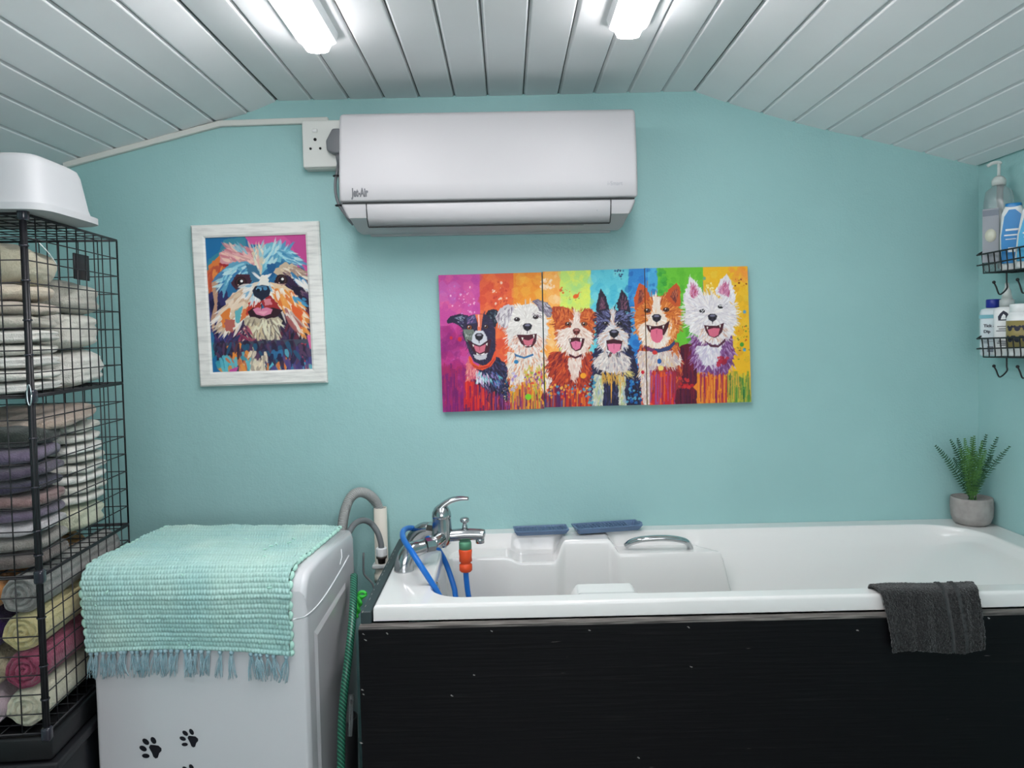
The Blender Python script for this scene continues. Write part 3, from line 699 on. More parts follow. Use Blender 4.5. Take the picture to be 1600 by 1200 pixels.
    # ---- dog 6, white terrier
    bod = [(2000, 560), (2100, 600), (2310, 550), (2332, 680), (2320, 800), (2270, 880), (2080, 860), (2000, 780)]
    A.poly(bod, (122, 74, 128), jag=20); A.fur(bod, 260, [(146, 96, 156), (96, 50, 104), (170, 130, 180), (110, 40, 90), (190, 160, 200)], 48, 9, c=(2160, 480))
    ch = [(2040, 660), (2140, 640), (2230, 650), (2220, 740), (2180, 800), (2110, 810), (2060, 740)]
    A.poly(ch, (216, 210, 218), jag=18); A.fur(ch, 120, [(240, 236, 238), (200, 190, 210), (226, 214, 222)], 46, 9, c=(2160, 560))
    A.blotch(2210, 2280, 740, 800, [(190, 40, 60), (160, 30, 50)], 10, 10, 26, .8)
    A.drips(2060, 2290, 850, 920, [(230, 130, 40), (200, 60, 40), (235, 160, 50), (140, 30, 80)], 60, 14, .8, (60, 220))
    A.blotch(1910, 2010, 900, 980, [(190, 30, 40), (210, 50, 50)], 12, 8, 24, .85)
    for e, inn in (([(1990, 114), (2036, 160), (2090, 240), (2060, 300), (1960, 320), (1936, 290), (1966, 200)], [(1996, 170), (2030, 200), (2062, 260), (2010, 290), (1986, 250)]), ([(2272, 88), (2306, 140), (2344, 280), (2330, 320), (2240, 280), (2186, 230), (2220, 150)], [(2264, 150), (2290, 190), (2296, 270), (2250, 260), (2204, 236)])):
        A.poly(e, (228, 220, 224), jag=14); A.fur(e, 60, [(244, 240, 240), (210, 200, 210)], 34, 7, ang=-80); A.poly(inn, (206, 130, 164), jag=8); A.fur(inn, 40, [(226, 160, 186), (180, 60, 90), (190, 110, 150)], 40, 7, ang=-75)
    hd = [(1950, 330), (2050, 270), (2150, 250), (2250, 282), (2336, 340), (2350, 440), (2310, 560), (2210, 640), (2100, 620), (2020, 550), (1950, 440)]
    A.poly(hd, (224, 216, 218), jag=26); A.fur(hd, 560, [(244, 240, 240), (228, 220, 222), (204, 194, 204), (240, 230, 226)], 56, 8, c=(2160, 390))
    A.fur([(2060, 520), (2110, 600), (2240, 610), (2290, 520), (2260, 500)], 90, [(226, 190, 170), (204, 160, 140), (240, 225, 220)], 46, 7, c=(2170, 440))
    eye(2084, 380, 15, (40, 30, 36)); eye(2226, 346, 15, (40, 30, 36)); A.fur([(2040, 340), (2110, 340), (2110, 372), (2040, 372)], 16, [(190, 180, 190), (240, 236, 236)], 40, 6, ang=150); A.fur([(2190, 310), (2270, 310), (2270, 340), (2190, 340)], 16, [(190, 180, 190), (240, 236, 236)], 40, 6, ang=20)
    A.poly([(2098, 490), (2150, 496), (2200, 494), (2254, 470), (2240, 540), (2210, 576), (2180, 590), (2136, 574), (2112, 536)], (74, 26, 40))
    A.poly([(2126, 526), (2172, 512), (2222, 516), (2210, 566), (2178, 584), (2142, 572)], (216, 106, 130)); A.poly([(2118, 500), (2132, 504), (2124, 526)], (240, 236, 226)); A.poly([(2216, 490), (2230, 484), (2224, 512)], (240, 236, 226))
    nose(2164, 434, 38, 32, (46, 40, 54)); A.poly([(2092, 600), (2150, 640), (2210, 646), (2268, 590), (2262, 620), (2210, 664), (2150, 660)], (84, 40, 60))
    # final flecks of paint and slight grain
    A.blotch(520, 580, 900, 1090, [(60, 150, 170), (230, 220, 200), (20, 20, 40), (220, 150, 60)], 40, 3, 8, .85)
    A.drips(2280, 2470, 830, 1000, [(30, 90, 50), (60, 130, 60), (200, 190, 60), (230, 170, 60)], 34, 9, .8, (80, 200))
    A.drips(440, 640, 1000, 1100, [(60, 20, 80), (220, 60, 50), (140, 90, 180)], 34, 7, .8, (60, 150))
    g = np.random.RandomState(3).normal(0, 3.5, A.im.shape[:2])[..., None]; A.im += g
    return A


six = make_six()
canvas_m = attr_mat('canvas_print', 0.55)
QT = [(25, 100), (2435, 30), (2465, 1090), (60, 1163)]          # whole sheet TL TR BR BL
edge_m = {0: mat('canvas_edge_magenta', (120, 30, 90), 0.6), 1: mat('canvas_edge_dark', (88, 40, 40), 0.6), 2: mat('canvas_edge_orange', (205, 140, 40), 0.6)}
cuts = [((0.0, 0.334), ((685, 430), (846, 425.5), (850.5, 638.5), (692, 644)), 'black dog and white dog on magenta and orange', 'leftmost'),
        ((0.336, 0.667), ((848, 424.5), (1006.5, 419.5), (1010.5, 632.5), (852, 636.5)), 'red-brown dog and a black and white dog on yellow and cyan', 'middle'),
        ((0.669, 1.0), ((1007.5, 419), (1168, 416), (1174, 628), (1012, 633)), 'orange dog and a white terrier on green and gold', 'rightmost')]
for i, ((u0, u1), cor, desc, pos) in enumerate(cuts):
    yf = -0.020 - 0.0015 * (i == 1)
    c3 = [PY(x, y, yf) for x, y in cor]
    base = sum((Vector(q) for q in c3), Vector()) / 4; base.y = 0
    t = thing('canvas_print', '%s canvas: %s' % (pos, desc), 'painting', base, 0, 'dog triptych canvases')
    nu, nv = 230, 300
    U, V = np.meshgrid(np.linspace(0, 1, nu), np.linspace(0, 1, nv))
    pos3 = bil([tuple(q - base) for q in c3], U, V)
    Q = bil(QT, u0 + (u1 - u0) * U, V)
    me = grid_mesh(pos3[::-1], nu, nv); paint_attr(me, six.sample(Q[..., 0], Q[..., 1])[::-1])
    obj_me('printed_face', me, canvas_m, t)
    loc = [q - base for q in c3]
    bm = bmesh.new(); a = [bm.verts.new(p + Vector((0, 0.0004, 0))) for p in loc]; b = [bm.verts.new((p.x, -0.001, p.z)) for p in loc]
    for k in range(4): bm.faces.new((a[k], a[(k + 1) % 4], b[(k + 1) % 4], b[k]))
    bm.faces.new(b)
    obj('wrapped_edge', bm, edge_m[i], t, smooth=False)


# --- framed portrait
def make_portrait():
    A = Art(986, 1200, 1.8, 9, (44, 108, 152))
    f = A.fur; p = A.poly
    p([(100, 130), (420, 130), (330, 190), (250, 260), (150, 330), (100, 330)], (34, 108, 158)); p([(250, 170), (400, 140), (400, 260), (200, 300)], (62, 132, 152), jag=10)
    p([(380, 130), (820, 110), (830, 420), (700, 330), (560, 200), (430, 200)], (206, 84, 148)); p([(640, 130), (830, 110), (830, 380), (740, 280), (700, 180)], (192, 70, 140))
    p([(150, 300), (220, 250), (200, 420), (160, 500), (130, 400)], (58, 130, 150), jag=8)
    # dark mane left and right
    p([(150, 520), (240, 420), (300, 600), (330, 860), (200, 860), (160, 720)], (52, 50, 96), jag=14); p([(180, 620), (260, 600), (300, 860), (220, 850)], (36, 34, 66), jag=12)
    p([(640, 560), (780, 420), (830, 500), (840, 830), (700, 880), (560, 860)], (46, 38, 60), jag=14)
    p([(280, 700), (640, 690), (700, 900), (260, 920)], (58, 44, 74), jag=14)
    f([(160, 560), (300, 600), (300, 860), (190, 840)], 70, [(70, 70, 130), (30, 30, 60), (90, 60, 110), (50, 60, 110)], 110, 20, ang=80)
    f([(640, 600), (830, 560), (830, 840), (600, 880)], 80, [(30, 26, 44), (80, 60, 90), (50, 44, 80), (100, 40, 60)], 110, 20, ang=95)
    f([(300, 740), (640, 740), (640, 880), (300, 880)], 60, [(110, 50, 90), (40, 34, 60), (150, 60, 90), (50, 60, 100)], 90, 18, c=(490, 560))
    # orange/brown outer ear left
    p([(150, 340), (230, 270), (330, 270), (260, 360), (210, 450), (170, 520), (150, 440)], (214, 120, 62), jag=12); f([(160, 340), (300, 280), (220, 440), (160, 480)], 40, [(230, 140, 70), (180, 80, 60), (200, 100, 60)], 100, 22, ang=115)
    p([(215, 330), (300, 290), (380, 300), (260, 350)], (160, 40, 50), jag=8)
    p([(170, 460), (215, 400), (210, 560), (205, 660), (180, 790), (165, 700), (190, 600)], (186, 146, 120), jag=6)
    # crown of hair
    p([(220, 260), (300, 220), (320, 195), (400, 230), (470, 215), (500, 300), (490, 400), (400, 330), (240, 330)], (214, 150, 156), jag=16)
    f([(300, 240), (460, 240), (470, 330), (280, 330)], 60, [(226, 170, 170), (200, 120, 130), (236, 200, 180), (206, 150, 150)], 90, 18, ang=-150, jit=.35); f([(320, 240), (400, 235), (420, 270)], 14, [(150, 190, 200), (120, 170, 190)], 70, 14, ang=-130, jit=.3)
    p([(490, 240), (560, 190), (660, 210), (740, 270), (760, 330), (640, 300), (560, 340), (500, 400), (480, 320)], (112, 176, 196), jag=16)
    f([(510, 270), (600, 225), (690, 250), (600, 320), (510, 390)], 60, [(150, 206, 220), (84, 150, 186), (110, 180, 200), (190, 220, 220)], 80, 20, ang=-62, jit=.25); f([(600, 230), (700, 250), (750, 320), (640, 300)], 50, [(150, 206, 220), (84, 150, 186), (60, 130, 170), (190, 220, 220)], 90, 18, ang=25, jit=.25)
    p([(440, 250), (500, 220), (520, 300), (500, 430), (470, 380)], (214, 196, 168), jag=10); f([(440, 240), (520, 220), (520, 330), (490, 430)], 44, [(236, 224, 200), (214, 196, 168), (226, 180, 170), (150, 196, 206)], 80, 14, ang=-95, jit=.4)
    p([(540, 330), (600, 330), (600, 400), (565, 430)], (34, 92, 140), jag=10)
    # brow blue left
    p([(240, 380), (300, 320), (400, 310), (470, 350), (490, 420), (430, 460), (380, 400), (300, 410), (250, 560), (235, 480)], (98, 160, 188), jag=12)
    f([(250, 370), (400, 320), (480, 390), (300, 410), (250, 500)], 80, [(150, 206, 220), (60, 120, 170), (200, 226, 226), (90, 160, 190)], 100, 18, ang=140, jit=.5)
    p([(400, 330), (470, 340), (500, 410), (480, 460), (430, 440)], (60, 110, 140), jag=8)
    # brow right beige / dark
    p([(590, 370), (660, 320), (740, 340), (810, 430), (820, 500), (700, 460), (620, 430)], (198, 176, 150), jag=14)
    f([(610, 360), (740, 340), (810, 460), (700, 430)], 70, [(220, 200, 170), (160, 130, 116), (90, 60, 80), (236, 226, 210)], 110, 18, ang=35, jit=.3)
    f([(690, 380), (800, 430), (810, 500), (740, 450)], 30, [(40, 110, 160), (236, 232, 226), (90, 160, 200)], 90, 18, ang=50, jit=.2)
    # eye sockets
    p([(300, 460), (340, 400), (420, 400), (440, 450), (400, 490), (330, 500)], (70, 40, 56), jag=8); p([(590, 450), (620, 400), (700, 410), (780, 520), (700, 510), (620, 480)], (50, 32, 62), jag=8)
    f([(640, 420), (800, 520), (790, 590), (690, 500)], 40, [(60, 40, 80), (30, 24, 46), (120, 90, 110)], 100, 18, ang=45, jit=.2)
    for ex, ey in ((366, 452), (640, 438)):
        A.ell(ex, ey, 42, 38, (40, 24, 32)); A.ell(ex, ey, 30, 30, (72, 40, 44)); A.ell(ex, ey, 22, 22, (20, 14, 24)); A.ell(ex + 6, ey - 7, 9, 9, (240, 236, 232)); A.ell(ex - 16, ey + 18, 5, 4, (220, 190, 180))
    A.stroke(600, 460, .5, 80, 7, (210, 170, 160), -.8)
    # cheeks
    p([(240, 640), (300, 540), (400, 470), (500, 440), (520, 560), (480, 640), (420, 690), (330, 740), (260, 760), (235, 700)], (222, 206, 188), jag=18)
    f([(260, 620), (400, 490), (500, 470), (480, 600), (360, 720), (260, 740)], 130, [(240, 234, 226), (222, 200, 170), (236, 214, 190), (206, 170, 140)], 120, 22, ang=130, jit=.35)
    p([(235, 660), (300, 620), (280, 760), (245, 760)], (226, 130, 62), jag=14); p([(260, 700), (330, 700), (310, 790), (260, 770)], (180, 100, 90), jag=12); p([(325, 650), (380, 610), (360, 720), (330, 720)], (100, 178, 186), jag=10)
    p([(380, 640), (440, 600), (440, 650), (360, 720)], (220, 120, 70), jag=10); p([(430, 560), (500, 570), (470, 640), (400, 670)], (190, 60, 50), jag=10)
    p([(560, 450), (640, 470), (700, 500), (770, 580), (790, 680), (770, 770), (720, 740), (680, 660), (600, 600), (560, 560)], (226, 196, 160), jag=18)
    f([(570, 470), (700, 510), (780, 640), (760, 760), (640, 620)], 120, [(236, 160, 80), (240, 220, 196), (220, 110, 50), (244, 236, 226), (226, 140, 60)], 130, 22, ang=58, jit=.28)
    p([(700, 600), (780, 640), (775, 770), (735, 730)], (222, 96, 48), jag=16); f([(620, 600), (700, 640), (760, 760), (680, 720)], 26, [(190, 170, 160), (160, 90, 90), (230, 220, 210)], 110, 20, ang=58, jit=.2)
    f([(700, 540), (790, 560), (790, 600)], 8, [(70, 150, 190)], 60, 16, ang=45)
    f([(420, 470), (520, 430), (560, 470), (500, 560), (420, 560)], 70, [(244, 240, 236), (230, 224, 216), (190, 214, 226), (120, 170, 200)], 80, 18, c=(510, 440), jit=.4)
    p([(500, 410), (540, 400), (560, 470), (490, 480)], (232, 226, 216), jag=10)
    # nose
    p([(444, 510), (462, 480), (510, 470), (552, 478), (566, 510), (556, 545), (520, 566), (508, 590), (496, 568), (456, 545)], (34, 40, 60)); A.ell(488, 498, 20, 15, (110, 160, 190)); A.ell(484, 506, 12, 12, (20, 24, 40)); A.ell(530, 494, 14, 12, (70, 130, 170)); p([(470, 476), (545, 476), (530, 488), (484, 488)], (70, 110, 140))
    # muzzle reds and mouth
    p([(500, 580), (560, 540), (600, 580), (640, 640), (600, 690), (520, 620)], (160, 44, 50), jag=12); p([(430, 640), (500, 580), (500, 630), (450, 660)], (170, 50, 44), jag=8); p([(520, 570), (560, 560), (580, 600), (530, 610)], (214, 130, 140), jag=8)
    p([(412, 650), (450, 622), (505, 640), (580, 622), (650, 640), (600, 690), (500, 700), (430, 690)], (50, 24, 36))
    p([(446, 634), (480, 620), (505, 630), (540, 620), (580, 634), (568, 664), (520, 680), (470, 668)], (216, 130, 158)); p([(500, 600), (508, 600), (506, 650)], (60, 20, 36)); p([(470, 650), (550, 646), (520, 672)], (230, 160, 180))
    # beard
    p([(390, 700), (440, 684), (540, 700), (620, 680), (640, 740), (600, 820), (520, 840), (440, 800), (390, 750)], (186, 172, 148), jag=20)
    f([(400, 700), (620, 695), (610, 790), (440, 790)], 90, [(214, 204, 176), (150, 136, 116), (230, 226, 200), (110, 100, 96), (206, 186, 150)], 100, 14, c=(510, 560), jit=.5)
    f([(340, 740), (420, 720), (420, 850), (350, 840)], 16, [(170, 80, 100), (120, 50, 80), (60, 40, 70)], 100, 14, ang=60)
    # chest
    p([(170, 860), (850, 830), (860, 1060), (160, 1070)], (70, 76, 92), jag=10)
    p([(170, 850), (270, 880), (250, 1070), (170, 1070)], (48, 130, 148), jag=16); p([(180, 960), (240, 940), (240, 1070), (170, 1070)], (34, 108, 158), jag=12)
    p([(250, 900), (330, 860), (410, 880), (420, 950), (330, 990), (270, 960)], (230, 140, 60), jag=22); p([(250, 960), (350, 980), (340, 1040), (260, 1060)], (98, 184, 198), jag=16); p([(360, 950), (460, 930), (440, 1060), (350, 1060)], (214, 140, 90), jag=14)
    p([(420, 880), (560, 900), (560, 960), (500, 1060), (430, 1050)], (208, 190, 160), jag=16); f([(420, 900), (550, 900), (530, 1040), (440, 1040)], 40, [(226, 214, 190), (170, 156, 140), (240, 224, 196)], 90, 20, ang=100)
    p([(540, 900), (600, 890), (590, 1000), (550, 1050), (530, 1000)], (90, 178, 196), jag=14); p([(590, 880), (650, 880), (640, 960), (600, 990)], (50, 116, 160), jag=12); p([(620, 960), (700, 920), (700, 1060), (620, 1060)], (222, 124, 62), jag=18)
    p([(700, 880), (800, 880), (790, 1050), (710, 1050)], (70, 60, 110), jag=14); p([(780, 900), (850, 880), (850, 1040), (800, 1000)], (50, 110, 160), jag=14); p([(770, 860), (810, 870), (800, 990), (780, 960)], (190, 60, 80), jag=8); f([(190, 840), (840, 840), (840, 900), (190, 900)], 70, [(46, 38, 60), (40, 34, 56), (60, 50, 90), (70, 44, 70)], 120, 30, ang=88, jit=.5); f([(180, 850), (840, 850), (840, 930), (180, 930)], 60, [(46, 40, 66), (60, 60, 90), (90, 60, 90), (40, 90, 120)], 90, 26, ang=75, jit=.6)
    f([(180, 900), (420, 900), (420, 1050), (190, 1050)], 34, [(60, 150, 170), (230, 150, 70), (98, 184, 198), (200, 110, 70)], 90, 26, ang=70, jit=.6)
    f([(540, 900), (840, 900), (840, 1040), (540, 1040)], 40, [(50, 116, 160), (222, 124, 62), (80, 70, 130), (90, 178, 196), (40, 36, 70)], 100, 26, ang=80, jit=.4)
    f([(430, 900), (540, 900), (520, 1040), (440, 1040)], 24, [(226, 214, 190), (240, 224, 196), (170, 156, 140)], 90, 20, ang=95, jit=.3)
    p([(810, 810), (850, 800), (850, 900), (830, 900)], (222, 110, 160)); p([(290, 1040), (350, 1020), (330, 1070), (290, 1070)], (190, 80, 150))
    return A


por = make_portrait()
fr_c = [PY(x, y, -0.018) for x, y in ((297, 352), (497.5, 345), (511, 598), (312, 604.5))]
in_px = [(290 + x / 4.286, 335 + y / 4.286) for x, y in ((128, 157), (803, 133), (848, 1035), (180, 1058))]
in_c = [PY(x, y, -0.013) for x, y in in_px]
base = sum(fr_c, Vector()) / 4; base.y = 0
pf = thing('framed_picture', 'whitewashed wooden frame with a colourful shaggy dog portrait', 'picture', base)
fw = mat('whitewashed_wood', (232, 231, 226), 0.6, col2=(200, 200, 196), nscale=14, stretch=(1, 1, 9), bump=0.0006, bscale=60, bstretch=(1, 1, 6), ramp=(0.45, 0.78))
bm = bmesh.new()
o1 = [q - base for q in fr_c]; i1 = [q - base for q in in_c]
rings = [[Vector((q.x, -0.001, q.z)) for q in o1], [Vector((q.x, -0.014, q.z)) for q in o1], [a + (b - a) * 0.12 + Vector((0, -0.001, 0)) for a, b in zip(o1, i1)],
         [a + (b - a) * 0.85 + Vector((0, -0.003, 0)) for a, b in zip(o1, i1)], [Vector((q.x, -0.013, q.z)) for q in i1], [Vector((q.x, -0.006, q.z)) for q in i1]]
rv = [[bm.verts.new(q) for q in r_] for r_ in rings]
for a, b in zip(rv[:-1], rv[1:]):
    for k in range(4): bm.faces.new((a[k], a[(k + 1) % 4], b[(k + 1) % 4], b[k]))
bmesh.ops.recalc_face_normals(bm, faces=bm.faces)
obj('frame', bm, fw, pf, smooth=False)
nu, nv = 240, 320
U, V = np.meshgrid(np.linspace(0, 1, nu), np.linspace(0, 1, nv))
pp = [Vector((q.x, -0.009, q.z)) for q in i1]
Q = bil([(128, 157), (803, 133), (848, 1035), (180, 1058)], U, V)
me = grid_mesh(bil([tuple(q) for q in pp], U, V)[::-1], nu, nv); paint_attr(me, por.sample(Q[..., 0], Q[..., 1])[::-1])
obj_me('portrait_print', me, attr_mat('portrait_print', 0.35), pf)

# ------------------------------------------------------------------ bath
ZR = 0.832
BX0, BY0 = -0.306, -0.640
acr = mat('bath_acrylic', (232, 231, 229), 0.10, spec=0.5, coat=0.3)
chrome = mat('chrome', (200, 202, 204), 0.09, metal=1.0)
bath = thing('bath', 'long white bath with moulded soap ledges set behind a black panel', 'bath', (0, 0, 0))


def ss(t):
    t = np.clip(t, 0, 1); return t * t * (3 - 2 * t)


def rr_sdf(X, Y, x0, x1, y0, y1, r):
    cx_, cy_ = (x0 + x1) / 2, (y0 + y1) / 2; hx, hy = (x1 - x0) / 2 - r, (y1 - y0) / 2 - r
    qx, qy = np.abs(X - cx_) - hx, np.abs(Y - cy_) - hy
    return -(np.hypot(np.maximum(qx, 0), np.maximum(qy, 0)) + np.minimum(np.maximum(qx, qy), 0) - r)


xs = np.unique(np.concatenate([np.linspace(BX0 + 0.006, XR - 0.002, 560), np.linspace(-0.22, -0.10, 60)]))
ys = np.unique(np.concatenate([np.linspace(BY0 + 0.006, -0.001, 200), np.linspace(-0.61, -0.50, 70), np.linspace(-0.17, -0.04, 90)]))
ex = [(BX0, -0.036), (BX0, -0.007), (BX0 + 0.0015, -0.003), (BX0 + 0.0035, -0.0008)]
ey = [(BY0, -0.034), (BY0, -0.007), (BY0 + 0.0015, -0.003), (BY0 + 0.0035, -0.0008)]
gx = np.array([e[0] for e in ex] + list(xs)); dzx = np.array([e[1] for e in ex] + [0] * len(xs))
gy = np.array([e[0] for e in ey] + list(ys)); dzy = np.array([e[1] for e in ey] + [0] * len(ys))
X, Y = np.meshgrid(gx, gy)
x0_, x1_, y0_, y1_ = -0.195, 1.335, -0.597, -0.052
def window(a, b, w=0.028): return ss((X - a) / w + 0.5) * (1 - ss((X - b) / w + 0.5))
bump_w = window(0.137, 0.290, 0.035)
sA = rr_sdf(X, Y, x0_, x1_, y0_, y1_, 0.085)
edge_b = -0.150 + 0.018 * bump_w; edge_f = -0.500 - 0.020 * bump_w
# rim edge to ledge
well = window(0.005, 0.120, 0.03); wellr = window(0.305, 0.375, 0.03)
led = 0.040 + 0.018 * window(0.005, 0.14, 0.05)
led = led * (1 - bump_w) + 0.002 * bump_w
rim_drop = -led * ss(sA / 0.020)
sB = np.minimum(np.minimum(edge_b - Y, Y - edge_f), np.minimum(X - x0_ - 0.012, 2.0))
sB = rr_sdf(X, Y, x0_ + 0.004, x1_, -0.50 - 0.02, -0.150 + 0.018, 0.07)
sB = np.minimum(sB, np.minimum(edge_b - Y, Y - edge_f))
fall = 1 - (1 - np.clip(sB / 0.06, 0, 1)) ** 2
r_ = np.clip(sB / 0.012, 0, 1); fall = fall * (r_ * r_ * (3 - 2 * r_) * 0.6 + 0.4 * r_)
zA = rim_drop - 0.36 * fall
# reclining end
sC = rr_sdf(X, Y, x0_, x1_ , y0_, y1_, 0.16)
a_ = np.clip((1.345 - X) / 0.72, 1e-4, 1); b_ = np.clip(np.minimum(y1_ - Y, Y - y0_) / 0.22, 1e-4, 1)
zC = -0.37 * (a_ ** -2.5 + b_ ** -2.5) ** (-1 / 2.5) * ss(sC / 0.02 * 0.5 + 0.15) ** 0.5
zC = np.where(sC > 0, zC, 0) * ss(sC / 0.012)
Xc = 0.525 + 0.80 * (y1_ - Y)
t_ = ss((X - Xc) / 0.035 + 0.5)
H = zA * (1 - t_) + zC * t_
H = H + np.minimum(dzx[None, :], dzy[:, None])
# drain-side rounding of the outer back-left corner is left square under the wall
pos = np.stack([X, Y, ZR + H], -1)
obj_me('tub_shell', grid_mesh(pos, len(gx), len(gy)), acr, bath)
# grab handle on the back ledge
hp = [P(978, 853, 2.185), P(986, 847, 2.178), P(1003, 842, 2.17), P(1030, 840, 2.168), P(1052, 841, 2.168), P(1070, 845, 2.172), P(1077, 852, 2.18), P(1079, 858, 2.185)]
bm = bmesh.new(); add_tube(bm, smooth_path(hp, 6), 0.0085, 14)
for v in bm.verts: v.co.y = -0.118 + (v.co.y + 0.118) * 1.35
obj('grab_handle', bm, chrome, bath, label='chrome grab handle')
ov = thing('x', '', '') if False else None
bm = lathe([(0, 0.004), (0.013, 0.004), (0.017, 0), (0.017, -0.004), (0, -0.004)], 28)
obj('overflow_cover', bm, chrome, bath, loc=(-0.186, -0.425, ZR - 0.034), rot=(0, R(80), 0), label='chrome overflow cover')

# black panel
pan_m = bpy.data.materials.new('black_painted_board'); pan_m.use_nodes = True
nt = pan_m.node_tree; N = nt.nodes; L = nt.links; b = N['Principled BSDF']; b.inputs['Roughness'].default_value = 0.42; b.inputs['Specular IOR Level'].default_value = 0.18
tc = N.new('ShaderNodeTexCoord')
def nz(scale, st, lo, hi, det=6):
    mp = N.new('ShaderNodeMapping'); mp.inputs['Scale'].default_value = st; L.new(tc.outputs['Object'], mp.inputs[0])
    n = N.new('ShaderNodeTexNoise'); n.inputs['Scale'].default_value = scale; n.inputs['Detail'].default_value = det; L.new(mp.outputs[0], n.inputs['Vector'])
    r = N.new('ShaderNodeMapRange'); r.inputs['From Min'].default_value = lo; r.inputs['From Max'].default_value = hi; L.new(n.outputs[0], r.inputs[0]); return r.outputs[0], n.outputs[0]
g1, raw1 = nz(6, (1.0, 1, 26), 0.60, 0.85); g2, _ = nz(15, (1.0, 1, 16), 0.745, 0.80, 8); g3, _ = nz(34, (1, 1, 1.6), 0.775, 0.80, 5)
mx = N.new('ShaderNodeMath'); mx.operation = 'MAXIMUM'; L.new(g2, mx.inputs[0]); L.new(g3, mx.inputs[1])
m1 = N.new('ShaderNodeMix'); m1.data_type = 'RGBA'; m1.inputs[6].default_value = (*srgb((11, 11, 14)), 1); m1.inputs[7].default_value = (*srgb((34, 32, 33)), 1); L.new(g1, m1.inputs[0])
m2 = N.new('ShaderNodeMix'); m2.data_type = 'RGBA'; m2.inputs[7].default_value = (*srgb((150, 144, 140)), 1); L.new(mx.outputs[0], m2.inputs[0]); L.new(m1.outputs[2], m2.inputs[6])
L.new(m2.outputs[2], b.inputs['Base Color'])
bp = N.new('ShaderNodeBump'); bp.inputs['Distance'].default_value = 0.0008; L.new(raw1, bp.inputs['Height']); L.new(bp.outputs[0], b.inputs['Normal'])
ply = mat('plywood_edge', (66, 62, 60), 0.7, col2=(150, 144, 138), nscale=12, stretch=(1.0, 30, 30), ramp=(0.42, 0.7))
pn = thing('plywood_surround', 'black painted plywood surround boxing in the front and side of the bath', 'panel', (-0.335, -0.652, 0))
obj('front_board', box(((XR + 0.335) / 2 - 0.001, -0.004, (ZR - 0.042) / 2), (XR + 0.335 - 0.002, 0.022, ZR - 0.042), 0.001, 1), pan_m, pn, smooth=False)
bm = box(((XR + 0.335) / 2, -0.003, ZR - 0.0395), (XR + 0.335 - 0.002, 0.023, 0.005))
obj('bare_top_edge', bm, ply, pn, smooth=False, label='worn bare plywood top edge')
side_m = mat('dark_teal_board', (52, 66, 68), 0.5, col2=(44, 56, 58), nscale=9)
obj('side_board', box((0.0135, 0.345 - 0.04, (ZR - 0.010) / 2), (0.023, 0.60, ZR - 0.010), 0.002, 1), side_m, pn, smooth=False, label='dark grey-green side board')
rnd = random.Random(4); chip_m = mat('chip', (150, 147, 143), 0.7)
for k in range(14):
    obj('paint_wear', box((0.0075 + rnd.uniform(-.001, .001), 0.01 + k * 0.036 + rnd.uniform(-.006, .006), ZR - 0.0099), (0.0014, rnd.uniform(.006, .018), 0.0006)), chip_m, pn, smooth=False)
for (px, py, w_) in ((568, 991, 5), (571, 1000, 6), (605, 990, 5), (768, 986, 6), (921, 985, 6), (1076, 980, 5), (741, 1055, 4), (706, 1087, 5), (566, 1078, 5), (568, 1085, 4), (564, 1161, 7), (998, 1184, 5), (1080, 1042, 6), (1340, 985, 5), (1545, 966, 5)):
    q = PY(px, py, -0.6675); bm = bmesh.new()
    x_, z_ = q.x - pn.location.x, q.z; hw_ = w_ / 730 * .5
    bm.faces.new([bm.verts.new((x_ + hw_ * math.cos(t) * rnd.uniform(.5, 1.1), -0.0153, z_ + .0022 * math.sin(t) * rnd.uniform(.3, 1) - .0012 * math.cos(t))) for t in [k * .698 for k in range(9)]])
    obj('paint_chip', bm, chip_m, pn, smooth=False)

# ------------------------------------------------------------------ mixer tap
tp = thing('mixer_tap', 'chrome lever mixer tap standing on the left end of the bath', 'tap', (-0.272, -0.30, ZR))
o0 = Vector((-0.272, -0.30, ZR)); tchr = mat('worn_chrome', (190, 192, 194), 0.16, metal=1.0, col2=(170, 173, 175), nscale=30)
for s, zt_ in ((-1, 0.054), (1, 0.066)):
    b0 = Vector((0, 0.09 * s, 0)); e = Vector((0.052, 0.062 * s, zt_))
    path = smooth_path([b0, b0 + Vector((0.002, 0, 0.022)), b0 + Vector((0.014, -0.008 * s, 0.046)), b0 + Vector((0.034, -0.02 * s, zt_ - 0.004)), e], 6)
    n = len(path); obj('leg', tube(path, [0.0255 - 0.0075 * (i / (n - 1)) for i in range(n)], 24), tchr, tp)
    obj('union_nut', tube([e, e + Vector((0.020, -0.012 * s, 0))], 0.0195, 8), tchr, tp, smooth=False)
mid = Vector((0.090, 0, 0.062))
bm = bmesh.new()
for s in (-1, 1): add_tube(bm, smooth_path([Vector((0.070, 0.052 * s, 0.058)), Vector((0.080, 0.034 * s, 0.060)), Vector((0.090, 0.01 * s, 0.062))], 5), 0.0165, 18)
add_lathe(bm, [(0, -0.030), (0.012, -0.029), (0.022, -0.020), (0.027, 0.0), (0.026, 0.02), (0.0245, 0.042), (0.0245, 0.048)], 28, mid)
sp = smooth_path([mid + Vector((0.0, 0, 0.0)), mid + Vector((0.03, 0, 0.001)), mid + Vector((0.06, 0, 0.003)), mid + Vector((0.092, 0, 0.002)), mid + Vector((0.104, 0, 0.001)), mid + Vector((0.113, 0, -0.001))], 5)
add_tube(bm, sp, [0.019] + [0.0165 - 0.002 * i / len(sp) for i in range(len(sp) - 4)] + [0.0135, 0.010, 0.004], 18)
add_tube(bm, [mid + Vector((0.099, 0, -0.005)), mid + Vector((0.099, 0, -0.021))], 0.0115, 18)
obj('body', bm, tchr, tp)
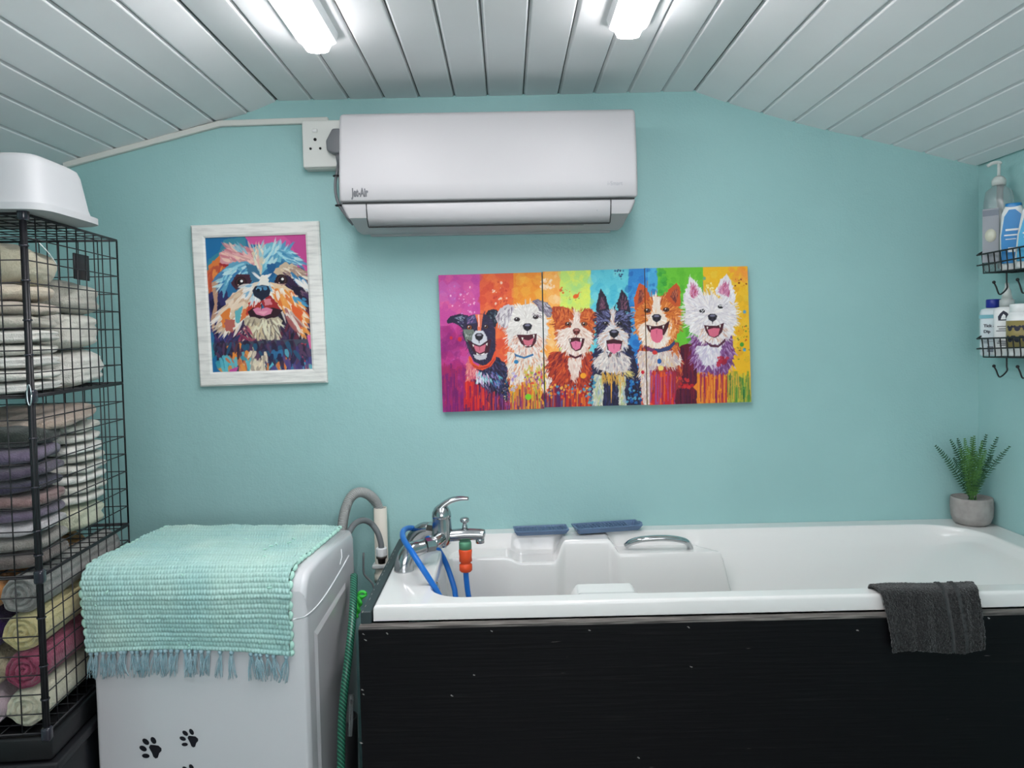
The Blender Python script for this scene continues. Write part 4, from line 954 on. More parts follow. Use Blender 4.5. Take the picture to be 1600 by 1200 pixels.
bm = bmesh.new(); add_lathe(bm, [(0.0245, 0.048), (0.0255, 0.052), (0.0245, 0.062), (0.019, 0.074), (0.010, 0.082), (0, 0.084)], 28, mid)
lv = smooth_path([mid + Vector((-0.012, 0, 0.056)), mid + Vector((0.0, 0, 0.076)), mid + Vector((0.022, 0, 0.092)), mid + Vector((0.048, 0, 0.098)), mid + Vector((0.072, 0, 0.097))], 6)
n = len(lv); vb = len(bm.verts)
add_tube(bm, lv, [0.012 - 0.0075 * (i / (n - 1)) for i in range(n)], 14)
bm.verts.ensure_lookup_table()
for v in bm.verts[vb:]: v.co.y = v.co.y * 1.7
obj('lever', bm, tchr, tp)
obj('diverter_knob', lathe([(0, 0.012), (0.007, 0.013), (0.007, 0.026), (0.0055, 0.028), (0.0055, 0.034), (0.0115, 0.036), (0.0125, 0.040), (0.0115, 0.045), (0.008, 0.047), (0, 0.047)], 24, mid + Vector((0.060, 0, 0.0))), tchr, tp)
# hose with click connector
hs = thing('garden_hose', 'blue rubber hose with an orange click connector under the bath tap', 'hose', o0 + mid + Vector((0.060, 0, -0.05)))
h0 = Vector(hs.location)
HC = o0 + mid + Vector((0.060, 0, 0))
blue = mat('blue_rubber', (22, 108, 196), 0.38)
orange = mat('orange_plastic', (222, 78, 34), 0.4)
obj('tap_adapter', lathe([(0, -0.016), (0.0155, -0.016), (0.0165, -0.02), (0.0165, -0.036), (0, -0.036)], 24, HC - h0), mat('green_adapter', (92, 150, 118), 0.45), hs, label='green threaded adapter')
obj('click_connector', lathe([(0, -0.036), (0.0165, -0.036), (0.0178, -0.040), (0.0165, -0.055), (0.0172, -0.068), (0.014, -0.0705), (0.0125, -0.073), (0.014, -0.075), (0.0168, -0.077), (0.0170, -0.092), (0.0135, -0.096), (0, -0.096)], 24, HC - h0), orange, hs, label='orange click connector')
e = HC + Vector((0, 0, -0.09))
hpts = [e, e + Vector((0.001, 0, -0.03)), e + Vector((0.006, 0.0, -0.075)), e + Vector((0.02, 0.0, -0.14)), Vector((-0.02, -0.33, ZR - 0.29)), Vector((-0.04, -0.42, ZR - 0.30)), Vector((-0.115, -0.45, ZR - 0.20)), P(701, 965, 1.83), P(687, 932, 1.80), P(671, 905, 1.79), P(656, 882, 1.79), P(642, 860, 1.82), P(632, 845, 1.88), P(629, 834, 1.95),
        P(633, 827, 2.02), P(643, 825, 2.08), P(656, 829, 2.12), P(670, 842, 2.13), P(683, 856, 2.10), P(694, 874, 2.06), P(703, 897, 2.03), P(710, 920, 2.01), P(714, 940, 2.0), Vector((-0.11, -0.32, ZR - 0.22)), Vector((-0.05, -0.30, ZR - 0.33)), Vector((0.10, -0.30, ZR - 0.345))]
obj('hose_tube', tube([p - h0 for p in smooth_path(hpts, 10)], 0.0072, 14), blue, hs)

# ------------------------------------------------------------------ soap trays
tray_m = mat('slate_blue_plastic', (94, 118, 150), 0.42)
def tray(cor, hh, nx, name_l, label, handle_end):
    c = [PZ(x, y, ZR + hh + 0.004) for x, y in cor]          # TL TR BR BL top corners
    cen = sum(c, Vector()) / 4; ax = ((c[1] + c[2]) - (c[0] + c[3])) / 2; ay = ((c[0] + c[1]) - (c[2] + c[3])) / 2
    Lx, Ly = ax.length, min(ay.length, 0.075); rz = math.atan2(ax.y, ax.x)
    t = thing('soap_tray', label, 'soap tray', (cen.x, min(cen.y, -0.012 - Ly / 2), ZR + 0.002), rz)
    t.rotation_euler = (0, 0, rz)
    bm = bmesh.new(); wt = 0.004
    o = [(-Lx / 2, -Ly / 2), (Lx / 2, -Ly / 2), (Lx / 2, Ly / 2), (-Lx / 2, Ly / 2)]
    def rg(k, z): return [bm.verts.new((x - math.copysign(k, x), y - math.copysign(k, y), z)) for x, y in o]
    rr = [rg(0.008, 0.002), rg(0.0, hh), rg(0.0, hh + 0.003), rg(wt, hh + 0.003), rg(0.010, 0.004)]
    bm.faces.new(rr[0][::-1])
    for a, b in zip(rr[:-1], rr[1:]):
        for k in range(4): bm.faces.new((a[k], a[(k + 1) % 4], b[(k + 1) % 4], b[k]))
    bm.faces.new(rr[-1]); bmesh.ops.bevel(bm, geom=[e for e in bm.edges if abs(e.verts[0].co.z - e.verts[1].co.z) > hh * .4], offset=0.004, segments=2, affect='EDGES')
    obj('tray_body', bm, tray_m, t, smooth=False)
    bm = bmesh.new(); x1 = Lx / 2 - (0.04 if handle_end else wt)
    for i in range(nx + 1): add_box(bm, (-Lx / 2 + wt + (x1 + Lx / 2 - wt) * i / nx, 0, hh - 0.001), (0.002, Ly - 2 * wt, 0.004))
    for j in range(1, 5): add_box(bm, ((-Lx / 2 + wt + x1) / 2, -Ly / 2 + Ly * j / 5, hh - 0.001), (x1 + Lx / 2 - wt, 0.002, 0.004))
    obj('drain_grid', bm, tray_m, t, smooth=False)
    if handle_end:
        obj('catch', box((Lx / 2 + 0.003, 0.0, hh - 0.002), (0.008, 0.02, 0.012), 0.001, 1), tray_m, t)
    return t
tray(((800, 823), (884, 819), (890, 828), (806, 831)), 0.014, 14, '', 'left slate-blue slatted soap tray on the back rim of the bath', False)
tray(((894, 818), (996, 812), (1001, 820), (900, 828)), 0.016, 15, '', 'right slate-blue soap tray, end nearest the chrome handle open', True)

# ------------------------------------------------------------------ dark towel over the rim
tw_m = mat('charcoal_terry', (28, 29, 30), 0.95, col2=(62, 62, 62), nscale=260, bump=0.004, bscale=330, sheen=0.3, spec=0.1, ramp=(0.4, 0.75))
fL, fR = PY(1378, 935, -0.668).x, PY(1532, 925, -0.668).x
zb_l = PY(1392, 1017, -0.675).z
nu, nv = 110, 110
U, V = np.meshgrid(np.linspace(0, 1, nu), np.linspace(0, 1, nv))
pathp = smooth_path([(0, -0.566, ZR - 0.045), (0, -0.588, ZR - 0.020), (0, -0.602, ZR + 0.009), (0, -0.622, ZR + 0.0115), (0, -0.644, ZR + 0.009), (0, -0.656, ZR - 0.008), (0, -0.670, ZR - 0.05), (0, -0.677, (ZR + zb_l) / 2 - .02), (0, -0.680, zb_l)], 12)
pa = np.array([[p.y, p.z] for p in pathp]); cum = np.concatenate([[0], np.cumsum(np.hypot(*np.diff(pa, axis=0).T))]); cum /= cum[-1]
yy = np.interp(V, cum, pa[:, 0]); zz = np.interp(V, cum, pa[:, 1])
top_l = PZ(1368, 918, ZR + .012).x; top_r = PZ(1524, 912, ZR + .012).x
xl = np.interp(V, [0, 0.28, 0.42, 1], [top_l, top_l - 0.003, fL + 0.004, PY(1393, 1015, -0.68).x]); xr = np.interp(V, [0, 0.28, 0.5, 1], [top_r, top_r, PY(1537, 960, -.675).x, PY(1537, 1018, -0.68).x])
xx = xl + (xr - xl) * U
rs = np.random.RandomState(8)
wob = 0.004 * np.sin(U * 9 + 1) * V + 0.003 * np.sin(U * 23 + V * 3) * V + rs.normal(0, 0.0009, U.shape)
bandm = np.exp(-((U - 0.66) / 0.02) ** 2) + np.exp(-((U - 0.80) / 0.02) ** 2)
yy = yy - np.abs(wob) - 0.003 + 0.0022 * bandm; zz = zz + 0.004 * np.sin(U * 7) * V + rs.normal(0, .0005, U.shape)
me = grid_mesh(np.stack([xx, yy, zz], -1)[::-1], nu, nv)
o = obj_me('hand_towel', me, tw_m); sm = o.modifiers.new('s', 'SOLIDIFY'); sm.thickness = 0.005; sm.offset = 0
tag(o, 'charcoal terry hand towel hung over the front rim of the bath', 'towel')
bd_m = mat('towel_band', (58, 59, 60), 0.8, bump=0.0006, bscale=500)
nrm_y = np.gradient(zz, axis=0); nrm_z = -np.gradient(yy, axis=0); nl_ = np.hypot(nrm_y, nrm_z) + 1e-9
sg = np.sign(nrm_z[30, 5]) or 1
for (i0, i1) in ((69, 74), (83, 88)):
    off = 0.0042
    pos = np.stack([xx, yy + sg * off * nrm_y / nl_, zz + sg * off * nrm_z / nl_], -1)[:, i0:i1 + 1]
    obj_me('woven_band', grid_mesh(np.ascontiguousarray(pos[::-1]), i1 - i0 + 1, nv), bd_m, o)['label'] = 'flat woven band'

# ------------------------------------------------------------------ potted fern
pc = (1.354, -0.062)
pf_ = thing('potted_fern', 'artificial green fern in a round concrete pot at the bath corner', 'potted plant', (pc[0], pc[1], ZR + 0.001))
conc = mat('concrete', (146, 141, 138), 0.85, col2=(166, 161, 158), nscale=30, bump=0.0008, bscale=120)
obj('pot', lathe([(0, 0), (0.040, 0), (0.048, 0.006), (0.0545, 0.024), (0.0565, 0.05), (0.0555, 0.072), (0.0545, 0.078), (0.050, 0.079), (0.048, 0.070), (0, 0.066)], 40), conc, pf_)
rnd = random.Random(12)
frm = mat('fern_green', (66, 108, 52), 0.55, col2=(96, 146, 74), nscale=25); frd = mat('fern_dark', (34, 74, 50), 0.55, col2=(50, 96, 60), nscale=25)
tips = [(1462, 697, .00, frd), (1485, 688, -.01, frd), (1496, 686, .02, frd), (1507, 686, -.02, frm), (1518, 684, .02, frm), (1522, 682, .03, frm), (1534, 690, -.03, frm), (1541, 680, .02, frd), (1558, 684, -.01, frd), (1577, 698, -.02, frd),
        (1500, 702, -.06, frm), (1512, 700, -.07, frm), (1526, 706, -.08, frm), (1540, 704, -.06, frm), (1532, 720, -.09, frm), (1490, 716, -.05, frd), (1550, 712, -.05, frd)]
for (tx, ty, dy, fm) in tips:
    tip = PY(tx, ty, pc[1] + dy * .6)
    if tip.x > XR - 0.016: tip = PX(tx, ty, XR - 0.016)
    tip = tip - Vector(pf_.location); tip.y = min(tip.y, 0.045)
    b0 = Vector((rnd.uniform(-.010, .010), rnd.uniform(-.010, .010), 0.066))
    ctl = b0.lerp(tip, .55) + Vector((-(tip.x) * .10, 0, .010)); n = 25
    path = [b0 * (1 - t) ** 2 + ctl * 2 * t * (1 - t) + tip * t * t for t in [k / n for k in range(n + 1)]]
    bm = bmesh.new(); add_tube(bm, path, [0.0012 * (1 - .6 * k / n) for k in range(n + 1)], 5)
    for k in range(3, n + 1):
        t = (path[k] - path[k - 1]).normalized(); side = t.cross(Vector((0.1 + rnd.uniform(-.3, .3), -1, 0.1))).normalized(); up = side.cross(t)
        ll = 0.0150 * math.sin(math.pi * min(1, (k / n) * .78 + .16)) ** .7
        for s in (-1, 1):
            p = path[k]; d = (side * s + t * 0.30 + up * rnd.uniform(-.1, .2)).normalized(); w_ = t * 0.0017
            v = [bm.verts.new(q) for q in (p - w_, p + d * ll * .5 - w_ * 1.1 + up * .001, p + d * ll, p + d * ll * .5 + w_ * 1.1 + up * .001, p + w_)]
            bm.faces.new(v)
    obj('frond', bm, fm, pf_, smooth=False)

# ------------------------------------------------------------------ wire baskets on the right wall
wire_m = mat('black_wire', (24, 26, 28), 0.45)
WX = XR


def basket(pt, pm, pb, label, hooks):
    """pt: far end of the top front rail; tilts given by photo pixel pairs at x=1528/1536 and 1600"""
    xf = 1.322
    A = PX(*pt[0], xf); B = PX(*pt[1], xf); B = A + (B - A) * 2.4
    M = PX(*pm[0], xf); M2 = PX(*pm[1], xf); M2 = M + (M2 - M) * 2.4
    yend = A.y; y1 = B.y
    D = PX(*pb[0], xf + 0.004); D2 = PX(*pb[1], xf + 0.004); D2 = D + (D2 - D) * 2.4
    A.y = M.y = yend; 
    root = Vector((WX, yend, A.z)); t = thing('wire_basket', label, 'wall basket', root, 0, 'wire baskets on the right wall')
    bm = bmesh.new(); r1 = 0.0019
    def loc(v): return Vector(v) - root
    zW = 0.05
    add_tube(bm, smooth_path([loc((WX - 0.006, yend + 0.0, A.z + zW)), loc((xf + 0.02, yend, A.z + .012)), loc(A), loc(A) * .9 + loc(B) * .1, loc(B)], 5), 0.0024, 6)
    add_tube(bm, smooth_path([loc((WX - 0.006, yend, M.z + .012)), loc((xf + 0.02, yend, M.z + .003)), loc(M), loc(M) * .9 + loc(M2) * .1, loc(M2)], 5), r1, 6)
    n = 18
    for k in range(n):
        f = (0.04 + k * 0.96 / (n - 1)); a = A.lerp(B, f); d = D.lerp(D2, f * 1.0)
        d.y = a.y
        add_tube(bm, [loc(a), loc(a.lerp(d, .8)) + Vector((0.001, 0, 0)), loc(d), loc((WX - 0.006, a.y, d.z)), loc((WX - 0.006, a.y, a.z + zW))], r1, 5)
    for xx_ in (D.x, (D.x + WX) / 2, WX - 0.006): add_tube(bm, [loc((xx_, A.lerp(B, .04).y, D.z)), loc((xx_, B.y, D2.z))], r1, 5)
    add_tube(bm, [loc((WX - .006, yend, A.z + zW)), loc((WX - .006, B.y, B.z + zW))], 0.0024, 6)
    obj('basket_frame', bm, wire_m, t)
    for (hx, hy0, hy1, tx_, ty_) in hooks:
        bmh = bmesh.new(); X0 = xf + 0.012
        a = PX(hx, hy0, X0); bq = PX(hx, hy1, X0); e = PX(tx_, ty_, X0 - 0.0); low = PX((hx * .45 + tx_ * .55), hy1 + 9, X0)
        add_tube(bmh, smooth_path([loc(a), loc(a.lerp(bq, .6)), loc(bq), loc(low), loc(e.lerp(low, .4)), loc(e)], 6), 0.0021, 8)
        bmesh.ops.create_uvsphere(bmh, u_segments=12, v_segments=8, radius=0.0045, matrix=Matrix.Translation(loc(e)))
        obj('hook', bmh, wire_m, t)
    return t, xf, D, D2, yend


b1, xf, D1, D12, ye1 = basket(((1528, 398.5), (1600, 385)), ((1528, 415), (1600, 402)), ((1537, 427), (1600, 420)), 'upper black wire basket on the right wall holding shampoo bottles', ((1573, 424, 451, 1553, 441), (1609, 420, 449, 1590, 437)))
b2, xf, D2_, D22, ye2 = basket(((1528, 529), (1600, 527)), ((1529, 545), (1600, 543)), ((1538, 558), (1600, 559)), 'lower black wire basket on the right wall holding white bottles', ((1573, 558, 580, 1553, 572), (1609, 558, 582, 1590, 573)))

# bottles: built at their own place in the baskets
def rring(bm, w_, d_, z, n=28, p=3.2):
    out = []
    for k in range(n):
        a = 2 * math.pi * k / n; c, s = math.cos(a), math.sin(a)
        out.append(bm.verts.new((math.copysign(abs(c) ** (2 / p), c) * w_ / 2, math.copysign(abs(s) ** (2 / p), s) * d_ / 2, z)))
    return out


def loft(secs, n=28, p=3.2):
    bm = bmesh.new(); rs_ = [rring(bm, a, b, z, n, p) for a, b, z in secs]
    for r0, r1 in zip(rs_[:-1], rs_[1:]):
        for k in range(n): bm.faces.new((r0[k], r0[(k + 1) % n], r1[(k + 1) % n], r1[k]))
    bm.faces.new(rs_[0][::-1]); bm.faces.new(rs_[-1]); return bm


FACE = R(-48)     # bottle fronts are turned towards the room
def bottle_at(name, px, zbase, y, label, cat, rz=FACE, dx=0.0, grp=None):
    return thing(name, label, cat, (1.362, y, zbase), rz, grp)


def ypx(px): return 1.362 * 1200 / (px - 793) - 2.3


clear_m = mat('clear_plastic', (214, 220, 222), 0.12, trans=0.82, ior=1.3)
milk_m = mat('cloudy_plastic', (225, 228, 226), 0.35, trans=0.4)
wht = mat('white_bottle', (232, 234, 234), 0.3); navy = mat('navy_cap', (28, 44, 140), 0.4); skyb = mat('blue_label', (36, 132, 196), 0.3); mid_b = mat('light_blue_label', (70, 170, 215), 0.3)
ink = mat('dark_ink', (38, 40, 58), 0.5); gold = mat('gold_label', (150, 136, 84), 0.4); greyink = mat('grey_ink', (120, 128, 140), 0.5)
zb1 = lambda y: D1.z + (D12.z - D1.z) * (y - ye1) / (D12.y - D1.y) + 0.003
zb2 = lambda y: D2_.z + (D22.z - D2_.z) * (y - ye2) / (D22.y - D2_.y) + 0.003
pump_c = mat('pump_white', (222, 226, 222), 0.3, trans=0.25)


def pump(t, z, m, h=0.04, neck=0.013):
    obj('pump_collar', lathe([(0, z), (neck + .004, z), (neck + .005, z + .014), (neck, z + .022), (0.007, z + .026), (0, z + .026)], 20), m, t)
    bm = bmesh.new(); add_tube(bm, [(0, 0, z + .02), (0, 0, z + .03 + h)], 0.0042, 12)
    add_tube(bm, smooth_path([(0.004, 0, z + .028 + h), (0, 0, z + .033 + h), (-0.014, -0.004, z + .033 + h), (-0.026, -0.008, z + .026 + h)], 4), 0.0048, 12)
    obj('pump_head', bm, m, t)


y = ypx(1561)
t = bottle_at('pump_bottle', 1561, zb1(y), y, 'tall clear pump bottle in the upper wire basket next the corner', 'bottle')
hB = P(1560, 290, 2.3 + y).z - zb1(y)
obj('bottle_body', loft([(0.062, 0.046, 0), (0.070, 0.052, 0.006), (0.071, 0.053, hB * .45), (0.070, 0.052, hB * .82), (0.062, 0.046, hB * .93), (0.030, 0.028, hB * .99), (0.026, 0.026, hB)]), clear_m, t)
obj('dip_tube', tube([(0.006, 0, 0.01), (0.003, 0, hB + .01)], 0.0075, 12), milk_m, t)
pump(t, hB, pump_c, 0.030)
obj('front_label', box((-0.012, -0.0272, hB * .42), (0.040, 0.0006, hB * .62), 0), mat('pale_label', (176, 180, 188), 0.5, trans=0.3), t, smooth=False)
obj('label_band', box((-0.012, -0.0278, hB * .68), (0.038, 0.0006, 0.016), 0), greyink, t, smooth=False)
obj('label_flower', lathe([(0, 0.0), (0.014, 0), (0.014, 0.0006), (0, 0.0006)], 14, sx=1, sy=1.3), mat('cream_print', (214, 214, 196), 0.5), t, loc=(-0.012, -0.0278, hB * .42), rot=(R(90), 0, 0))


def blue_bottle(px, y, top_px, lean, label, dx, wd, lm):
    t = bottle_at('shampoo_bottle', px, zb1(y), y, label, 'bottle', FACE + .1, dx)
    h = P(px, top_px, 2.3 + y).z - zb1(y); t.rotation_euler = (0, lean, FACE + .1)
    obj('bottle_body', loft([(wd * .9, 0.034, 0), (wd, 0.038, 0.006), (wd * 1.02, 0.040, h * .5), (wd * .9, 0.036, h * .85), (wd * .6, 0.030, h * .97), (wd * .45, 0.026, h)]), wht, t)
    bm = bmesh.new(); pts = [(-wd * .40, h * .10), (wd * .40, h * .10), (wd * .42, h * .5), (wd * .34, h * .82), (wd * .12, h * .90), (-wd * .12, h * .90), (-wd * .30, h * .80), (-wd * .42, h * .5)]
    bm.faces.new([bm.verts.new((x, -0.0206, z)) for x, z in pts]); 
    obj('front_label', bm, lm, t, smooth=False)
    for (x, z, w_, hh) in ((0, .60, .5, .03), (0, .52, .6, .02), (-.05, .46, .4, .012), (0, .3, .3, .07)): obj('label_print', box((x * wd, -0.0211, z * h), (w_ * wd, 0.0005, hh * h)), wht, t, smooth=False)
    return t


t = blue_bottle(1584, ypx(1584), 318, 0.0, 'white shampoo bottle with deep blue label, behind the front blue one', 0.012, 0.060, skyb)
h = P(1584, 318, 2.3 + ypx(1584)).z - zb1(ypx(1584))
obj('cap', loft([(0.036, 0.030, h - .03), (0.038, 0.032, h - .002), (0.036, 0.030, h)]), skyb, t)
blue_bottle(1608, ypx(1608), 315, 0.10, 'white shampoo bottle with bright blue front, cut by the right edge', -0.016, 0.066, mid_b)
y = ypx(1553)
t = bottle_at('dip_bottle', 1553, zb2(y), y, 'white bottle with a navy blue cap in the lower wire basket', 'bottle')
h = P(1555, 481, 2.3 + y).z - zb2(y)
obj('bottle_body', loft([(0.060, 0.040, 0), (0.064, 0.044, 0.005), (0.064, 0.044, h * .9), (0.058, 0.040, h * .97), (0.030, 0.028, h)]), mat('pale_bottle', (214, 224, 228), 0.35), t)
obj('cap', lathe([(0, h), (0.017, h), (0.0185, h + .002), (0.0185, h + .022), (0.017, h + .024), (0, h + .024)], 24), navy, t)
obj('label_stripe', box((0, -0.0225, h * .82), (0.058, 0.0006, 0.010)), mat('teal_stripe', (120, 178, 190), 0.5), t, smooth=False)
text_obj('label_lettering', 'Tick & F', 0.0115, ink, t, (-0.018, -0.0226, h * .60), off=0.0003)
text_obj('label_lettering', 'Dip', 0.0115, ink, t, (-0.018, -0.0226, h * .48), off=0.0003)
for k, ww in enumerate((.040, .036, .012)): obj('fine_print', box((-0.018 + ww / 2, -0.0226, h * (.34 - .035 * k)), (ww, 0.0004, 0.0014)), greyink, t, smooth=False)
obj('label_picture', box((0.008, -0.0226, h * .14), (0.034, 0.0005, 0.016)), greyink, t, smooth=False)
y = ypx(1574)
t = bottle_at('spray_bottle', 1574, zb2(y), y, 'white pump spray bottle with clear cap in the lower wire basket', 'bottle')
h = P(1575, 479, 2.3 + y).z - zb2(y)
obj('bottle_body', loft([(0.056, 0.042, 0), (0.060, 0.046, 0.005), (0.060, 0.046, h * .92), (0.052, 0.040, h * .98), (0.028, 0.028, h)]), wht, t)
obj('pump_collar', lathe([(0, h), (0.018, h), (0.018, h + .018), (0.014, h + .020), (0, h + .020)], 20), milk_m, t)
obj('pump_head', lathe([(0, h + .018), (0.014, h + .018), (0.009, h + .045), (0.005, h + .052), (0.0045, h + .064), (0, h + .065)], 20), pump_c, t)
bm = bmesh.new(); add_prism(bm, [(-.014, -.0236, h * .72), (.010, -.0236, h * .72), (.014, -.0236, h * .80), (.006, -.0236, h * .88), (-.002, -.0236, h * .92), (-.010, -.0236, h * .86), (-.015, -.0236, h * .80)], (0, -.0005, 0))
obj('dog_emblem', bm, ink, t, smooth=False)
bm = bmesh.new(); add_prism(bm, [(-.008, -.0242, h * .74), (.004, -.0242, h * .74), (.003, -.0242, h * .82), (-.002, -.0242, h * .85), (-.006, -.0242, h * .80)], (0, -.0004, 0)); obj('emblem_light', bm, wht, t, smooth=False)
for z_, ww in ((.60, .03), (.55, .022), (.51, .034), (.30, .024), (.26, .030), (.22, .018)): obj('fine_print', box((-.002, -.0237, h * z_), (ww, .0004, .0018)), ink, t, smooth=False)
y = ypx(1596)
t = bottle_at('powder_tub', 1594, zb2(y), y, 'squat white tub with a gold dog-picture label in the lower basket', 'tub', dx=-0.022)
h = P(1596, 487, 2.3 + y).z - zb2(y)
obj('tub_body', lathe([(0, 0), (0.030, 0), (0.033, 0.004), (0.033, h * .86), (0.027, h * .97), (0.022, h)], 32), wht, t)
obj('lid', lathe([(0, h - .002), (0.024, h - .002), (0.026, h), (0.026, h + .019), (0.024, h + .021), (0, h + .021)], 28), wht, t)
obj('gold_label', lathe([(0.0333, h * .18), (0.0338, h * .18), (0.0338, h * .80), (0.0333, h * .80)], 32), gold, t)
bm = bmesh.new()
for a0 in (-1.0, 0.0, 1.0):
    for z_, s_ in ((.62, .012), (.38, .014)):
        for (ox, oz, r_) in ((0, 0, .55), (-.5, .45, .3), (.5, .45, .3)):
            pts = []
            for k in range(10):
                a = a0 * .55 - 1.57 + (ox * s_ + r_ * s_ * math.cos(k * .628)) / .034; pts.append((0.0345 * math.cos(a), 0.0345 * math.sin(a), h * z_ + oz * s_ + r_ * s_ * math.sin(k * .628)))
            bm.faces.new([bm.verts.new(p) for p in pts])
obj('dog_prints', bm, ink, t, smooth=False)

# ------------------------------------------------------------------ washing machine
MD0, MD1 = 1.66, 2.03
fr = Vector(((465 - 793) / 1200 * MD0, MD0 - 2.3, 0)); bk = Vector(((545 - 793) / 1200 * MD1, MD1 - 2.3, 0))
axv = (bk - fr); DEP = axv.length; MW = 0.500; mrz = math.atan2(-axv.x, axv.y)
ux = Vector((math.cos(mrz), math.sin(mrz), 0)); uy = Vector((-math.sin(mrz), math.cos(mrz), 0))
mc = (fr + bk) / 2 - ux * MW / 2
ZM = 0.912
wm = thing('washing_machine', 'glossy white top-loading washing machine with black paw print stickers', 'washing machine', (mc.x, mc.y, 0), mrz)
Minv = Matrix.Rotation(-mrz, 4, 'Z') @ Matrix.Translation((-mc.x, -mc.y, 0))
def MF(px, py, off=0.0):      # local point on the machine's front plane under a photo pixel
    r = ray(px, py); pl_p = Vector((mc.x, mc.y, 0)) - uy * (DEP / 2 + off); t = (pl_p - CAM).dot(uy) / r.dot(uy); return Minv @ (CAM + r * t)
def MS(px, py, off=0.0):      # same on its right side
    r = ray(px, py); pl_p = Vector((mc.x, mc.y, 0)) + ux * (MW / 2 + off); t = (pl_p - CAM).dot(ux) / r.dot(ux); return Minv @ (CAM + r * t)
gl = mat('white_enamel', (214, 214, 217), 0.14, coat=0.3)
h2 = DEP / 2
zside = MS(457, 968).z
prf = [(-h2, 0.03), (-h2, ZM - 0.045)] + arc(-h2 + 0.05, ZM - 0.055, 0.05, 170, 100, 7) + [(-h2 + 0.10, ZM + 0.0), (h2 - 0.02, ZM), (h2, ZM - 0.02), (h2, 0.03)]
bm = bmesh.new(); add_prism(bm, [(-MW / 2, y, z) for y, z in prf], (MW, 0, 0)); bmesh.ops.recalc_face_normals(bm, faces=bm.faces)
bmesh.ops.bevel(bm, geom=[e for e in bm.edges if abs(abs(e.verts[0].co.x) - MW / 2) < 1e-5 and abs(abs(e.verts[1].co.x) - MW / 2) < 1e-5 and e.verts[0].co.x * e.verts[1].co.x > 0], offset=0.013, segments=4, profile=0.5, affect='EDGES')
sharp(obj('cabinet', bm, gl, wm), 50)
# seam of the raised control top along the side
sm_ = [MS(458, 968), MS(478, 962), MS(500, 941), MS(522, 908), MS(545, 868)]
for q in sm_: q.x = MW / 2 + 0.0004
obj('top_seam', tube(smooth_path(sm_, 6), 0.0017, 8), mat('seam_white', (236, 238, 240), 0.3), wm, label='bright white seam along the side')
bm = bmesh.new()
nq = [MS(533, 858), MS(534, 870), MS(531, 882)]
for q in nq: q.x = MW / 2 + 0.0004
add_tube(bm, nq, 0.0012, 6)
obj('catch_mark', bm, mat('seam_white', (1, 1, 1)), wm)
# recessed panel pressed in the side
rp = [MS(478, 1012), MS(512, 968), MS(540, 1190), MS(486, 1215)]
c4 = [(-h2 + 0.045, zside - 0.075), (h2 - 0.09, zside - 0.040), (h2 - 0.09, 0.12), (-h2 + 0.045, 0.12)]
bm = bmesh.new()
out = [bm.verts.new((MW / 2 + 0.0002, y, z)) for y, z in c4]; inn = [bm.verts.new((MW / 2 + 0.004, y + (0.012 if y < 0 else -0.012), z + (0.012 if z < .2 else -0.012))) for y, z in c4]
for k in range(4): bm.faces.new((out[k], out[(k + 1) % 4], inn[(k + 1) % 4], inn[k]))
bm.faces.new(inn); bmesh.ops.recalc_face_normals(bm, faces=bm.faces)
obj('side_pressing', bm, gl, wm, smooth=False)
for (y_, x_) in ((-h2 + .05, -MW / 2 + .05), (-h2 + .05, MW / 2 - .05), (h2 - .05, -MW / 2 + .05), (h2 - .05, MW / 2 - .05)):
    obj('foot', lathe([(0, 0), (0.02, 0), (0.018, 0.03), (0, 0.03)], 16), tie_m, wm, loc=(x_, y_, 0))
paw_m = mat('black_vinyl', (20, 18, 28), 0.45)
def paw(pad, toes, s, nm='paw_print'):
    bm = bmesh.new()
    def Z(x, y): return MF(80 + x / 2.857, 780 + y / 2.857, 0.0)
    def shape(pts):
        vs = [Z(x, y) for x, y in pts]; vs = [Vector((v.x, -h2 - 0.0007, v.z)) for v in vs]; add_prism(bm, vs, (0, -0.0002, 0))
    x, y = pad
    shape([(x - 28 * s, y - 14 * s), (x - 22 * s, y - 26 * s), (x - 4 * s, y - 24 * s), (x + 14 * s, y - 22 * s), (x + 28 * s, y - 10 * s), (x + 28 * s, y + 2 * s), (x + 18 * s, y + 12 * s), (x + 12 * s, y + 32 * s), (x + 2 * s, y + 36 * s), (x - 8 * s, y + 28 * s), (x - 14 * s, y + 12 * s)])
    for (tx, ty, a, rx, ry) in toes:
        shape([(tx + rx * math.cos(t) * math.cos(a) - ry * math.sin(t) * math.sin(a), ty + rx * math.cos(t) * math.sin(a) + ry * math.sin(t) * math.cos(a)) for t in [k * math.pi / 8 for k in range(16)]])
    bmesh.ops.recalc_face_normals(bm, faces=bm.faces); obj(nm, bm, paw_m, wm, smooth=False)
paw((465, 1121), ((423, 1145, .1, 17, 10), (411, 1112, .5, 18, 11), (423, 1082, .7, 18, 11), (457, 1076, 1.0, 17, 11)), 1.0)
paw((633, 1077), ((597, 1094, .0, 14, 8), (588, 1068, .4, 15, 9), (599, 1044, .7, 15, 9), (627, 1038, 1.0, 15, 9)), 0.85)
paw((634, 1238), ((598, 1254, .0, 14, 8), (588, 1228, .4, 15, 9), (599, 1204, .7, 15, 9), (627, 1196, 1.0, 15, 9)), 0.85)

